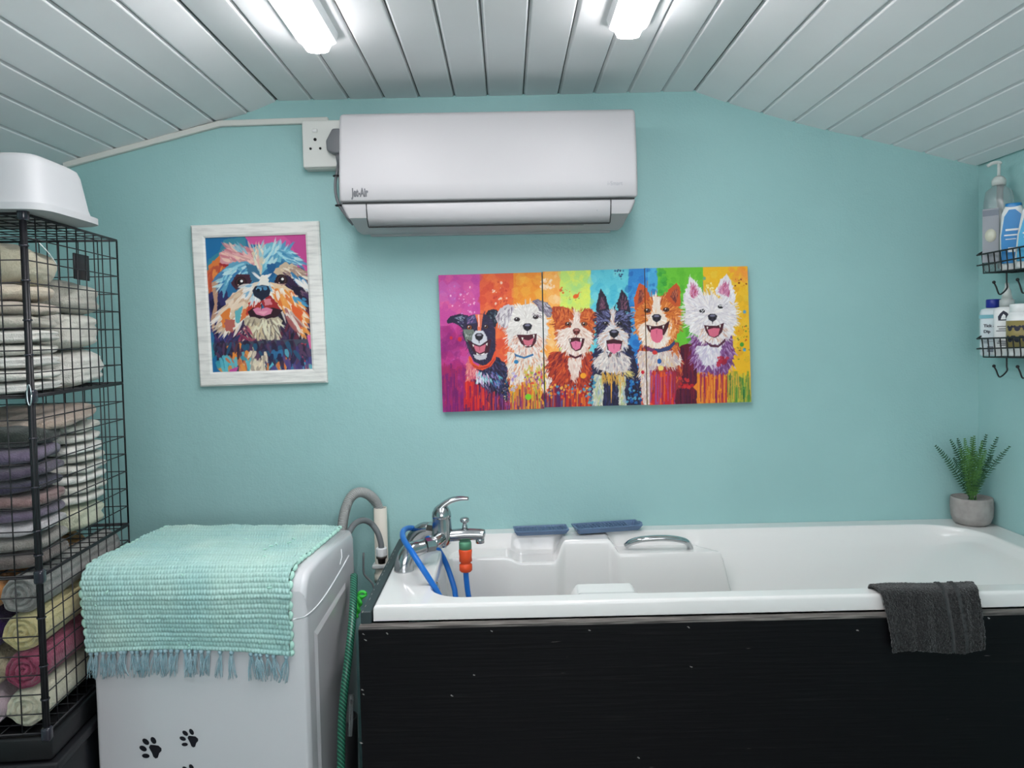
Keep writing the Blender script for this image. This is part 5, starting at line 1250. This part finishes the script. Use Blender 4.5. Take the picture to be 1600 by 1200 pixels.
# ------------------------------------------------------------------ woven rag rug on the machine
rug = thing('rag_rug', 'mint green woven rag rug draped over the washing machine', 'rug', (mc.x, mc.y, ZM), mrz)
rx0, rx1 = 0, MW / 2 - 0.032
rx0 = -MW / 2 - 0.014
zrb = MF(280, 1022, 0.01).z
pth = [(h2 - 0.005, 0.004), (h2 - 0.1, 0.004), (-h2 + 0.12, 0.004)] + [(-h2 + 0.05 + 0.056 * math.cos(R(a)), -0.055 + 0.060 * math.sin(R(a))) for a in (100, 120, 140, 160, 175)] + [(-h2 - 0.006, -0.09), (-h2 - 0.007, zrb - ZM)]
pth = smooth_path([(0, y, z) for y, z in pth], 8); pa = np.array([[p.y, p.z] for p in pth]); cum = np.concatenate([[0], np.cumsum(np.hypot(*np.diff(pa, axis=0).T))]); LEN = cum[-1]
ROW, BEAD = 0.0108, 0.0073
nr = int(LEN / ROW); nb = int((rx1 - rx0) / BEAD); su, sv = 6, 7
nu, nv = nb * su + 1, nr * sv + 1
U, V = np.meshgrid(np.linspace(0, nb, nu), np.linspace(0, nr, nv))
rs = np.random.RandomState(2)
def vnoise(U, V, f, seed):
    r = np.random.RandomState(seed); G = r.rand(64, 64); u = (U * f) % 63; v = (V * f) % 63; iu = u.astype(int); iv = v.astype(int); tu = ss(u - iu); tv = ss(v - iv)
    return (G[iv, iu] * (1 - tu) + G[iv, (iu + 1) % 64] * tu) * (1 - tv) + (G[(iv + 1) % 64, iu] * (1 - tu) + G[(iv + 1) % 64, (iu + 1) % 64] * tu) * tv
Vw = V + 1.5 * (vnoise(U, V, 0.05, 1) - .5) * np.sin(np.pi * V / nr)
rowi = np.clip(np.floor(Vw), 0, nr - 1).astype(int)
ph = rs.rand(nr + 2) * 0.5 + (np.arange(nr + 2) % 2) * 0.5; amp = 0.7 + 0.6 * rs.rand(nr + 2)
rprof = np.abs(np.sin(np.pi * (Vw - np.floor(Vw))))
bprof = np.abs(np.sin(np.pi * (U + ph[rowi] + 0.5 * vnoise(U, V, 0.15, 3))))
hgt = 0.0042 * amp[rowi] * rprof ** 0.7 * (0.25 + 0.75 * bprof ** 0.8) + 0.005 * vnoise(U, V, 0.12, 5) + 0.003 * vnoise(U, V, 0.6, 6)
L_s = V / nr * LEN; py_ = np.interp(L_s, cum, pa[:, 0]); pz_ = np.interp(L_s, cum, pa[:, 1])
dy_ = np.interp(np.minimum(L_s + .002, LEN), cum, pa[:, 0]) - np.interp(np.maximum(L_s - .002, 0), cum, pa[:, 0]); dz_ = np.interp(np.minimum(L_s + .002, LEN), cum, pa[:, 1]) - np.interp(np.maximum(L_s - .002, 0), cum, pa[:, 1])
nl = np.hypot(dy_, dz_); ny_, nz_ = dz_ / nl, -dy_ / nl
sgn = 1
hang = np.clip((L_s - (LEN - 0.16)) / 0.16, 0, 1)
xx = rx0 + (rx1 - rx0) * U / nb; tcen = (xx - (rx0 + rx1) / 2)
xx = (rx0 + rx1) / 2 + tcen * (1 - 0.05 * hang * (xx < 0) ) + 0.003 * np.sin(V * .9) * (np.abs(tcen) > (rx1 - rx0) * .46)
sag = -0.006 * hang * (1 - (2 * U / nb - 1) ** 2) * 0 + 0.010 * hang ** 2 * np.sin(np.pi * U / nb) * 1.0
pos = np.stack([xx, py_ + ny_ * hgt, pz_ + nz_ * hgt + sag], -1)
me = grid_mesh(pos[::-1], nu, nv)
cv = vnoise(U, V, 0.11, 11)[..., None]; cw = vnoise(U, V * 3, 0.25, 12)[..., None]; cr = (rs.rand(nr + 2)[rowi])[..., None]
cA, cB, cC = np.array([186, 217, 208.]), np.array([156, 200, 198.]), np.array([170, 207, 194.])
col = cA * (1 - cv) + cB * cv; col = col * (1 - .35 * cw) + cC * .35 * cw; col = col - 10 * cr + rs.normal(0, 3, (nv, nu, 1))
paint_attr(me, col[::-1])
rugm = attr_mat('rag_cotton', 0.9); rugm.node_tree.nodes['Principled BSDF'].inputs['Sheen Weight'].default_value = 0.2
obj_me('woven_field', me, rugm, rug)
rag = mat('rag_mint', (178, 222, 208), 0.9); thr = mat('fringe_thread', (176, 204, 212), 0.9, col2=(144, 180, 192), nscale=60)
bm = bmesh.new(); rnd = random.Random(3)
for xe in (rx0 + .001, rx1 - .003):
    bm = bmesh.new()
    for k in range(nr):
        if k % 2: continue
        l0 = (k + .2) / nr * LEN; l1 = (k + 1.9) / nr * LEN
        a = Vector((xe, np.interp(l0, cum, pa[:, 0]), np.interp(l0, cum, pa[:, 1]))); b_ = Vector((xe + rnd.uniform(-.002, .002), np.interp(l1, cum, pa[:, 0]), np.interp(l1, cum, pa[:, 1])))
        hs_ = 0.05 * max(0, (l0 - (LEN - 0.16)) / 0.16) * (1 if xe < 0 else 0) * 0.25; a.x += hs_; b_.x += hs_
        m_ = (a + b_) / 2 + Vector((0.004 if xe > 0 else -0.004, -.001, .002))
        add_tube(bm, smooth_path([a, m_, b_], 4), [0.0035, .0045, .005, .0052, .0052, .0052, .005, .0042, .0035][:9], 7)
    obj('edge_loops', bm, rag, rug)
bm = bmesh.new()
for k in range(26):
    l0 = rnd.uniform(.2, .97) * LEN; x_ = rnd.uniform(rx0 + .02, rx1 - .02); a = Vector((x_, np.interp(l0, cum, pa[:, 0]), np.interp(l0, cum, pa[:, 1])))
    up = Vector((0, -1, .2)) if l0 > LEN - .16 else Vector((0, 0, 1)); a += up * .004
    d = Vector((rnd.uniform(-1, 1), 0, rnd.uniform(-1, .2))) if l0 > LEN - .16 else Vector((rnd.uniform(-1, 1), rnd.uniform(-1, 1), 0))
    d = d.normalized() * rnd.uniform(.006, .016)
    add_tube(bm, [a, a + d * .5 + up * .003, a + d + up * .001], [.0016, .0022, .001], 5)
obj('loose_rag_ends', bm, rag, rug)
nt_ = 34
for k in range(nt_):
    f = (k + .5) / nt_; x_ = rx0 + .012 + (rx1 - rx0 - .018) * f + rnd.uniform(-.003, .003)
    if f > .60 and rnd.random() < .28: continue
    zb_ = zrb - ZM + 0.010 * math.sin(math.pi * f); yb_ = -h2 - .010
    bm = bmesh.new(); bmesh.ops.create_uvsphere(bm, u_segments=10, v_segments=7, radius=.0052, matrix=Matrix.Translation((x_, yb_, zb_ - .003)))
    sw = rnd.uniform(-.012, .012)
    for j in range(15):
        ex_ = x_ + rnd.uniform(-.012, .012) + sw; ln = rnd.uniform(.042, .062); yo = rnd.uniform(-.006, .002)
        add_tube(bm, smooth_path([(x_ + rnd.uniform(-.003, .003), yb_, zb_ - .005), ((x_ + ex_) / 2 + rnd.uniform(-.004, .004), yb_ + yo, zb_ - ln * .5), (ex_, yb_ + yo, zb_ - ln)], 4), .00065, 4)
    obj('tassel', bm, thr, rug)

# ------------------------------------------------------------------ wire rack
RX, RY, rrz = -0.968, -0.743, R(4.5)
RW, RD = 0.385, 0.440
ZL = [0.617, 0.945, 1.315, 1.685]
rack = thing('wire_rack', 'tall black wire cube rack packed with towels at the left wall', 'rack', (RX, RY, 0), rrz)
rk_m = mat('rack_black', (26, 26, 30), 0.42)
def panel(name, o, a, b, na, nb_, par=rack, r=0.0014, fr_=0.0022):
    bm = bmesh.new(); o, a, b = Vector(o), Vector(a), Vector(b)
    for i in range(na + 1):
        f = i / na; rr = fr_ if i in (0, na) else r; add_tube(bm, [o + a * f, o + a * f + b], rr, 5)
    for j in range(nb_ + 1):
        f = j / nb_; rr = fr_ if j in (0, nb_) else r; add_tube(bm, [o + b * f, o + b * f + a], rr, 5)
    return obj(name, bm, rk_m, par)
for z0, z1 in zip(ZL[:-1], ZL[1:]):
    h_ = z1 - z0 - .004
    panel('side_panel', (0, 0, z0 + .002), (0, RD, 0), (0, 0, h_), 10, 8)
    panel('side_panel', (-RW, 0, z0 + .002), (0, RD, 0), (0, 0, h_), 10, 8)
    panel('front_panel', (-RW, -.001, z0 + .002), (RW, 0, 0), (0, 0, h_), 8, 8)
    panel('back_panel', (-RW, RD, z0 + .002), (RW, 0, 0), (0, 0, h_), 8, 8)
for z0 in ZL: panel('shelf', (-RW, 0, z0), (RW, 0, 0), (0, RD, 0), 8, 10)
bm = bmesh.new()
for dx_, dy2 in ((0, -0.004), (-.006, .002), (.001, .004)): add_tube(bm, [(dx_, dy2, ZL[0]), (dx_, dy2, ZL[-1])], .0036, 8)
obj('corner_post', bm, rk_m, rack)
shiny = mat('glossy_black', (40, 38, 48), 0.15, coat=0.5)
for z0 in ZL:
    bm = box((0, 0, z0), (0.020, 0.020, 0.030), 0.006, 3); obj('corner_connector', bm, shiny, rack)
bm = bmesh.new(); ring = [(0.003 + .010 * math.cos(a) * .4, -.014, ZL[2] + .004 + .021 * math.sin(a)) for a in [k * math.pi / 10 for k in range(21)]]; add_tube(bm, ring, .0015, 6)
obj('chrome_ring', bm, chrome, rack)
for zc_ in (1.62, 1.55, 1.47, 1.40, 1.23, 1.13, 1.04, .99, .86, .76, .69):
    obj('cable_tie', lathe([(0.0085, -.0016), (0.0095, 0), (0.0085, .0016)], 14), shiny, rack, loc=(-.001, 0, zc_))
# label plate hanging inside, white tie tail
pl = rack.matrix_world
bpy.context.view_layer.update(); RM = rack.matrix_world.copy(); RMi = RM.inverted()
q = RMi @ PX(140, 420, RX - .03)
obj('hanging_plate', box((-0.010, 0.262, 1.600), (0.004, 0.075, 0.060), 0.001, 1), rk_m, rack, label='dark square plate on the side mesh')
obj('white_tie_tail', tube(smooth_path([(0.001, .055, 1.632), (.006, .085, 1.612), (.001, .125, 1.592)], 5), [.0007 + .0006 * (k % 2) for k in range(11)], 6), wht, rack, label='white tie tail')
obj('base_plinth', box((-RW / 2, RD / 2, ZL[0] - 0.03), (RW + .02, RD + .01, 0.05), 0.006), mat('plinth_black', (14, 14, 17), 0.4), rack, label='black plinth')
bx = thing('storage_crate', 'black crate standing under the towel rack', 'crate', (RX - (RW / 2) * math.cos(rrz) - RD / 2 * math.sin(rrz), RY + RD / 2 - .015, 0), rrz)
obj('crate_body', box((0, 0, .27), (RW + .03, RD + .01, 0.54), 0.01), mat('crate_black', (20, 22, 26), 0.35), bx)
obj('crate_lip', box((0, 0, .548), (RW + .045, RD + .02, 0.02), 0.004), rk_m, bx)

# towels
TM = {}
def terry(c, c2=None):
    k = tuple(c)
    if k not in TM:
        c2 = c2 or tuple(max(0, v - 22) for v in c)
        TM[k] = mat('terry_%d' % len(TM), c, 0.95, col2=c2, nscale=38, bump=0.003, bscale=260, sheen=0.3, spec=0.1, ramp=(0.3, 0.75))
    return TM[k]
def folded(w_, d_, h_, seed, folds=2, p=3.8):
    """closed superellipsoid-like slab with fold grooves round its edge"""
    nU, nV = 72, 26; r = np.random.RandomState(seed); ph1, ph2 = r.rand(2) * 6
    bm = bmesh.new(); rows = []
    for j in range(nV + 1):
        a = -math.pi / 2 + math.pi * j / nV; cz = math.sin(a); cr = math.cos(a)
        zz_ = math.copysign(abs(cz) ** 0.55, cz) * h_ / 2; rr = max(cr, 1e-4) ** 0.55 if 0 < j < nV else 0
        if rr == 0: rows.append([bm.verts.new((0, 0, zz_))]); continue
        row = []
        for i in range(nU):
            t = 2 * math.pi * i / nU; c, s = math.cos(t), math.sin(t)
            x = math.copysign(abs(c) ** (2 / p), c) * w_ / 2; y = math.copysign(abs(s) ** (2 / p), s) * d_ / 2
            g = abs(math.sin(math.pi * folds * (zz_ / h_ + .5) + .25 * math.sin(3 * t + ph1)))
            k = rr * (1 - 0.07 * (1 - g) ** 1.5) + .045 * mnoise.noise(Vector((c * 2 + seed, s * 2, zz_ * 30)))
            q = Vector((x * k, y * k, zz_))
            q.z += .10 * h_ * mnoise.noise(Vector((x * 14 + seed * 3, y * 14, 0))) * 1.6 + .05 * h_ * math.sin(2 * t + ph2)
            row.append(bm.verts.new(q))
        rows.append(row)
    for a, b in zip(rows[:-1], rows[1:]):
        for i in range(nU):
            i2 = (i + 1) % nU
            if len(a) == 1: bm.faces.new((a[0], b[i2], b[i]))
            elif len(b) == 1: bm.faces.new((a[i], a[i2], b[0]))
            else: bm.faces.new((a[i], a[i2], b[i2], b[i]))
    bmesh.ops.recalc_face_normals(bm, faces=bm.faces); return bm
def rolled(r0, ln, seed, turns=3.2):
    """roll lying along y with a spiral end facing -y"""
    bm = bmesh.new(); nA, nR = 56, 22; rows = []
    for j in range(nR + 1):
        rr = r0 * j / nR
        if j == 0: rows.append([bm.verts.new((0, .006, 0))]); continue
        row = []
        for i in range(nA):
            t = 2 * math.pi * i / nA; k = 1 + .06 * mnoise.noise(Vector((math.cos(t) * 1.5 + seed, math.sin(t) * 1.5, seed)))
            sp_ = abs(math.sin(math.pi * (turns * j / nR - t / (2 * math.pi)) )); e_ = max(0, (j / nR - .8) / .2)
            y = .012 * (1 - sp_ ** .6) + .014 * e_ ** 2 + .008 * mnoise.noise(Vector((rr * math.cos(t) * 60, rr * math.sin(t) * 60, seed)))
            row.append(bm.verts.new((rr * k * math.cos(t), y, rr * k * math.sin(t))))
        rows.append(row)
    for n_ in range(1, 15):
        y = .014 + (ln - .014) * n_ / 14; row = []
        for i in range(nA):
            t = 2 * math.pi * i / nA; k = 1 + .06 * mnoise.noise(Vector((math.cos(t) * 1.5 + seed, math.sin(t) * 1.5, seed + y * 8))) + .02 * mnoise.noise(Vector((math.cos(t) * 3, math.sin(t) * 3, y * 30)))
            if abs(((t - 1.0) % (2 * math.pi))) < .12: k -= .04
            row.append(bm.verts.new((r0 * k * math.cos(t), y, r0 * k * math.sin(t))))
        rows.append(row)
    for a, b in zip(rows[:-1], rows[1:]):
        for i in range(nA):
            i2 = (i + 1) % nA
            if len(a) == 1: bm.faces.new((a[0], b[i], b[i2]))
            else: bm.faces.new((a[i2], a[i], b[i], b[i2]))
    bm.faces.new(rows[-1]); bmesh.ops.recalc_face_normals(bm, faces=bm.faces); return bm
sd = 10
def put(name, bm, c, x, y, z, rz, label, grp, rx=0):
    q = RM @ Vector((x, y, z)); o = obj(name, bm, terry(c)); o.location = q; o.rotation_euler = (rx, 0, rrz + rz); tag(o, label, 'towel', grp); return o
def stack(items, x, y, w_, d_, z0, grp, rise=0.0):
    global sd
    z = z0
    for (h_, c, lab, fo) in items:
        sd += 1; rr = random.Random(sd)
        o = put('folded_towel', folded(w_ * rr.uniform(.95, 1.0), d_ * rr.uniform(.94, 1.0), h_ * 1.03, sd, fo), c, x + rr.uniform(-.004, .004), y + rr.uniform(-.005, .005), z + h_ / 2, rr.uniform(-.05, .05), lab, grp)
        z += h_
    return z
W1, W2, W3, BE, OL = (228, 226, 218), (218, 216, 206), (234, 233, 227), (210, 198, 178), (196, 190, 168)
zt0 = ZL[2] + .004
ord_ = ['lowest', 'second', 'third', 'fourth', 'fifth', 'sixth', 'seventh', 'eighth', 'ninth', 'tenth']
stack([(.024, W3, 'white folded towel at the very bottom of the front pile, top compartment', 2), (.026, W1, 'white folded towel second from the bottom, front pile, top compartment', 1), (.028, W3, 'white folded towel third from the bottom, front pile, top compartment', 2),
       (.026, W2, 'off-white folded towel fourth from the bottom, front pile, top compartment', 1), (.030, W1, 'off-white folded towel fifth from the bottom, front pile, top compartment', 2), (.030, (196, 192, 180), 'greyish cream folded towel sixth up the front pile, top compartment', 1),
       (.030, (204, 192, 178), 'pinkish cream folded towel third from top, front pile, top compartment', 1), (.036, BE, 'beige folded towel under the bulky olive one in the top compartment', 1), (.085, OL, 'bulky olive-beige towel crowning the front pile in the top compartment', 1)],
      -.175, .118, .315, .20, zt0, 'towels in the front pile, top compartment')
stack([(.086, W1, 'thick off-white folded towel, lowest of the rear pile in the top compartment', 3), (.086, W2, 'thick off-white folded towel, middle of the rear pile in the top compartment', 3), (.080, (198, 195, 184), 'thick off-white folded towel, topmost of the rear pile in the top compartment', 2)],
      -.17, .332, .30, .200, zt0, 'towels in the rear pile, top compartment')
zm0 = ZL[1] + .004
PU, BG = (118, 108, 130), (150, 140, 160)
stack([(.032, (112, 104, 100), 'grey-brown folded towel at the bottom of the front pile, middle compartment', 1), (.034, (150, 146, 140), 'mid-grey folded towel second up the front pile, middle compartment', 1), (.030, (196, 192, 194), 'pale grey folded towel under the purple one, middle compartment', 1),
       (.028, (116, 106, 124), 'purple folded towel below the dusky pink one in the middle compartment', 1), (.032, (142, 118, 116), 'dusky pink folded towel halfway up the middle compartment', 1), (.030, (72, 70, 86), 'dark indigo folded towel halfway up the middle compartment', 1),
       (.030, (94, 86, 102), 'deep purple folded towel above the indigo one, middle compartment', 1), (.038, (118, 108, 128), 'lilac-purple folded towel under the dark green cloth, middle compartment', 1), (.046, (62, 68, 64), 'dark green-black folded cloth near the top of the middle compartment', 1)],
      -.175, .118, .315, .195, zm0, 'towels in the front pile, middle compartment')
zz_ = stack([(.072, (218, 216, 192), 'cream yellow folded towel at the bottom of the rear pile, middle compartment', 2)] + [(.0245, (W1, W2, W3)[k % 3], 'white folded towel, %s of eight above the cream one, middle compartment' % ord_[k], 1) for k in range(8)],
      -.17, .325, .30, .195, zm0 + .012, 'towels in the rear pile, middle compartment')
sd += 1; put('folded_towel', folded(.33, .30, .036, sd, 1), (178, 162, 148), -.18, .235, zz_ + .020, .0, 'taupe towel spread across both piles in the middle compartment', None, rx=R(4))
cols = [[((212, 208, 186), 'pale green-grey'), ((212, 192, 200), 'pale lilac')], [((158, 80, 104), 'deep pink'), ((190, 180, 152), 'beige')], [((208, 196, 148), 'custard yellow'), ((58, 36, 84), 'dark purple')], [((150, 150, 146), 'mottled grey'), ((206, 148, 92), 'tan orange')]]
for r_i, row in enumerate(cols):
    for c_i, (c, nm) in enumerate(row):
        sd += 1
        put('rolled_towel', rolled(.0395, .40, sd, 3.2), c, -.050 - .083 * c_i, .012, ZL[0] + .006 + .0405 + r_i * .0795, 0, '%s rolled towel in the bottom compartment of the rack' % nm, 'rolled towels in the bottom compartment')

# upturned plastic tub on the rack
tb = thing('plastic_tub', 'white plastic tub turned upside down on top of the wire rack', 'tub', (-1.133, -0.646, ZL[3] + .004), R(2))
tub_m = mat('tub_plastic', (180, 182, 184), 0.55)
TWx, TDy, TH = 0.430, 0.270, 0.122
bm = loft([(TWx, TDy, 0), (TWx, TDy, .014), (TWx - .022, TDy - .022, .016), (TWx - .030, TDy - .030, .030), (TWx - .052, TDy - .052, TH * .82), (TWx - .062, TDy - .062, TH * .93), (TWx - .085, TDy - .085, TH * .99), (TWx - .12, TDy - .12, TH)], 72, 7)
sharp(obj('tub_shell', bm, tub_m, tb), 60)

# ------------------------------------------------------------------ pipes and hoses between machine and bath
pvc = mat('cream_pvc', (216, 210, 198), 0.45)
sp_t = P(594, 793, 2.27); 
stp = thing('standpipe', 'cream plastic waste standpipe fixed to the teal wall', 'pipe', (sp_t.x, sp_t.y, 0.2))
bm = bmesh.new(); L0 = sp_t.z - .2
add_lathe(bm, [(.0195, 0), (.0195, L0), (.0165, L0), (.0165, L0 - .03)], 28); obj('pipe', bm, pvc, stp)
cz = P(594, 884, 2.26).z - .2
obj('wall_clip', box((0, -.004, cz), (.05, .044, .012), .003), wht, stp)
obj('pipe_coupling', lathe([(.0195, cz - .05), (.023, cz - .05), (.023, cz - .025), (.0195, cz - .025)], 28), pvc, stp)


def corrugated(path, r, pitch=0.0048, amp=0.0016, seg=16):
    path = [Vector(p) for p in path]; cum = [0]
    for a, b in zip(path[:-1], path[1:]): cum.append(cum[-1] + (b - a).length)
    n = int(cum[-1] / pitch * 4); pts = []; rs_ = []
    for k in range(n + 1):
        s = cum[-1] * k / n; i = max(j for j in range(len(cum)) if cum[j] <= s + 1e-9); i = min(i, len(path) - 2)
        pts.append(path[i].lerp(path[i + 1], (s - cum[i]) / (cum[i + 1] - cum[i]))); rs_.append(r + amp * (1, 0, -1, 0)[k % 4])
    return tube(pts, rs_, seg)


gh = mat('grey_hose', (158, 160, 158), 0.5); dh = mat('dark_grey_hose', (112, 116, 118), 0.45)
o = obj('drain_hose', corrugated(smooth_path([P(536, 845, 2.14), P(535, 822, 2.16), P(540, 795, 2.19), P(549, 776, 2.21), P(562, 769, 2.23), P(576, 773, 2.25), P(587, 784, 2.268), P(593, 797, 2.27), P(594, 815, 2.27)], 10), .0135), gh)
tag(o, 'grey corrugated drain hose arching into the cream standpipe', 'hose')
ih = thing('inlet_hose', 'smooth grey water inlet hose ending in a white nut', 'hose', P(596, 862, 2.2)); i0 = Vector(ih.location)
obj('hose_tube', tube([p - i0 for p in smooth_path([P(540, 850, 2.10), P(545, 833, 2.12), P(554, 819, 2.15), P(567, 813, 2.18), P(580, 818, 2.2), P(590, 832, 2.2), P(595, 848, 2.2), P(596, 857, 2.2)], 8)], .0085, 14), dh, ih)
obj('ribbed_nut', lathe([(0, .012), (.014, .012), (.016, .010), (.016, -.010), (.014, -.013), (0, -.013)], 12), wht, ih, smooth=False)
obj('threaded_collar', lathe([(0, -.013), (.0155, -.013), (.0155, -.018), (.012, -.020), (.010, -.034), (0, -.034)], 20), mat('dark_fitting', (60, 52, 48), 0.4), ih, label='dark threaded fitting')
o = obj('ribbed_hose', corrugated(smooth_path([P(541, 838, 2.08), P(546, 860, 2.08), P(549, 890, 2.08), P(550, 925, 2.08), P(552, 960, 2.08), P(552, 1000, 2.08), P(552, 1040, 2.08), P(552, 1100, 2.08), P(552, 1180, 2.08)], 8), .0065, .0045, .0014, 12), dh)
tag(o, 'thin ribbed grey hose hanging behind the washing machine', 'hose')
# braided green hose
gm = bpy.data.materials.new('green_braided'); gm.use_nodes = True; nt = gm.node_tree; b = nt.nodes['Principled BSDF']; b.inputs['Roughness'].default_value = .35
ch = nt.nodes.new('ShaderNodeTexWave'); ch.wave_type = 'BANDS'; ch.bands_direction = 'DIAGONAL'; ch.inputs['Scale'].default_value = 60; tc = nt.nodes.new('ShaderNodeTexCoord')
r = nt.nodes.new('ShaderNodeValToRGB'); r.color_ramp.elements[0].color = (*srgb((16, 70, 56)), 1); r.color_ramp.elements[1].color = (*srgb((70, 150, 120)), 1); r.color_ramp.elements[0].position = .45
nt.links.new(tc.outputs['Object'], ch.inputs['Vector']); nt.links.new(ch.outputs[0], r.inputs[0]); nt.links.new(r.outputs[0], b.inputs['Base Color'])
o = obj('garden_hose', tube(smooth_path([P(553, 900, 1.95), P(552, 940, 1.86), P(549, 985, 1.80), P(544, 1030, 1.76), P(538, 1080, 1.74), P(534, 1130, 1.73), P(533, 1200, 1.72), P(533, 1300, 1.70)], 8), .0095, 14), gm)
tag(o, 'green braided hose running down between washing machine and bath panel', 'hose')
o = obj('bent_rod', tube(smooth_path([P(568, 864, 2.20), P(568, 892, 2.2), P(571, 900, 2.2), P(582, 912, 2.2), P(585, 925, 2.2)], 4), .003, 8), dh); tag(o, 'thin grey bent rod standing below the standpipe hoses', 'rod')
lime = mat('lime_cord', (70, 214, 80), 0.5)
bm = bmesh.new(); c0 = P(566, 932, 1.93)
for s in (0, math.pi): add_tube(bm, [c0 + Vector((-.004 - .010 * t, -.02 * t, -.045 * t)) + Vector((.005 * math.cos(9 * t + s), .005 * math.sin(9 * t + s), 0)) for t in [k / 20 for k in range(21)]], .0042, 8)
add_tube(bm, [c0 + Vector((.009 * math.cos(a), 0, .006 + .006 * math.sin(a))) for a in [k * math.pi / 8 for k in range(17)]], .0042, 8)
o = obj('dog_lead', bm, lime); tag(o, 'bright lime green twisted cord end behind the bath board', 'cord')
gz = P(547, 1125, 1.78)
o = obj('plastic_tube', tube([P(549, 1085, 1.80), P(547, 1150, 1.78)], .006, 10), clear_m); tag(o, 'short clear plastic tube beside the green hose', 'tube')
# dark drum at the foot of the gap
o = obj('black_bucket', lathe([(0, 0), (.030, 0), (.038, P(530, 1120, 1.9).z), (.034, P(530, 1120, 1.9).z), (.028, .01), (0, .01)], 32), mat('bucket_black', (24, 26, 28), .4)); o.location = (P(540, 1170, 1.9).x - 0.006, -0.40, 0)
tag(o, 'black bucket standing low between machine and bath panel', 'bucket')
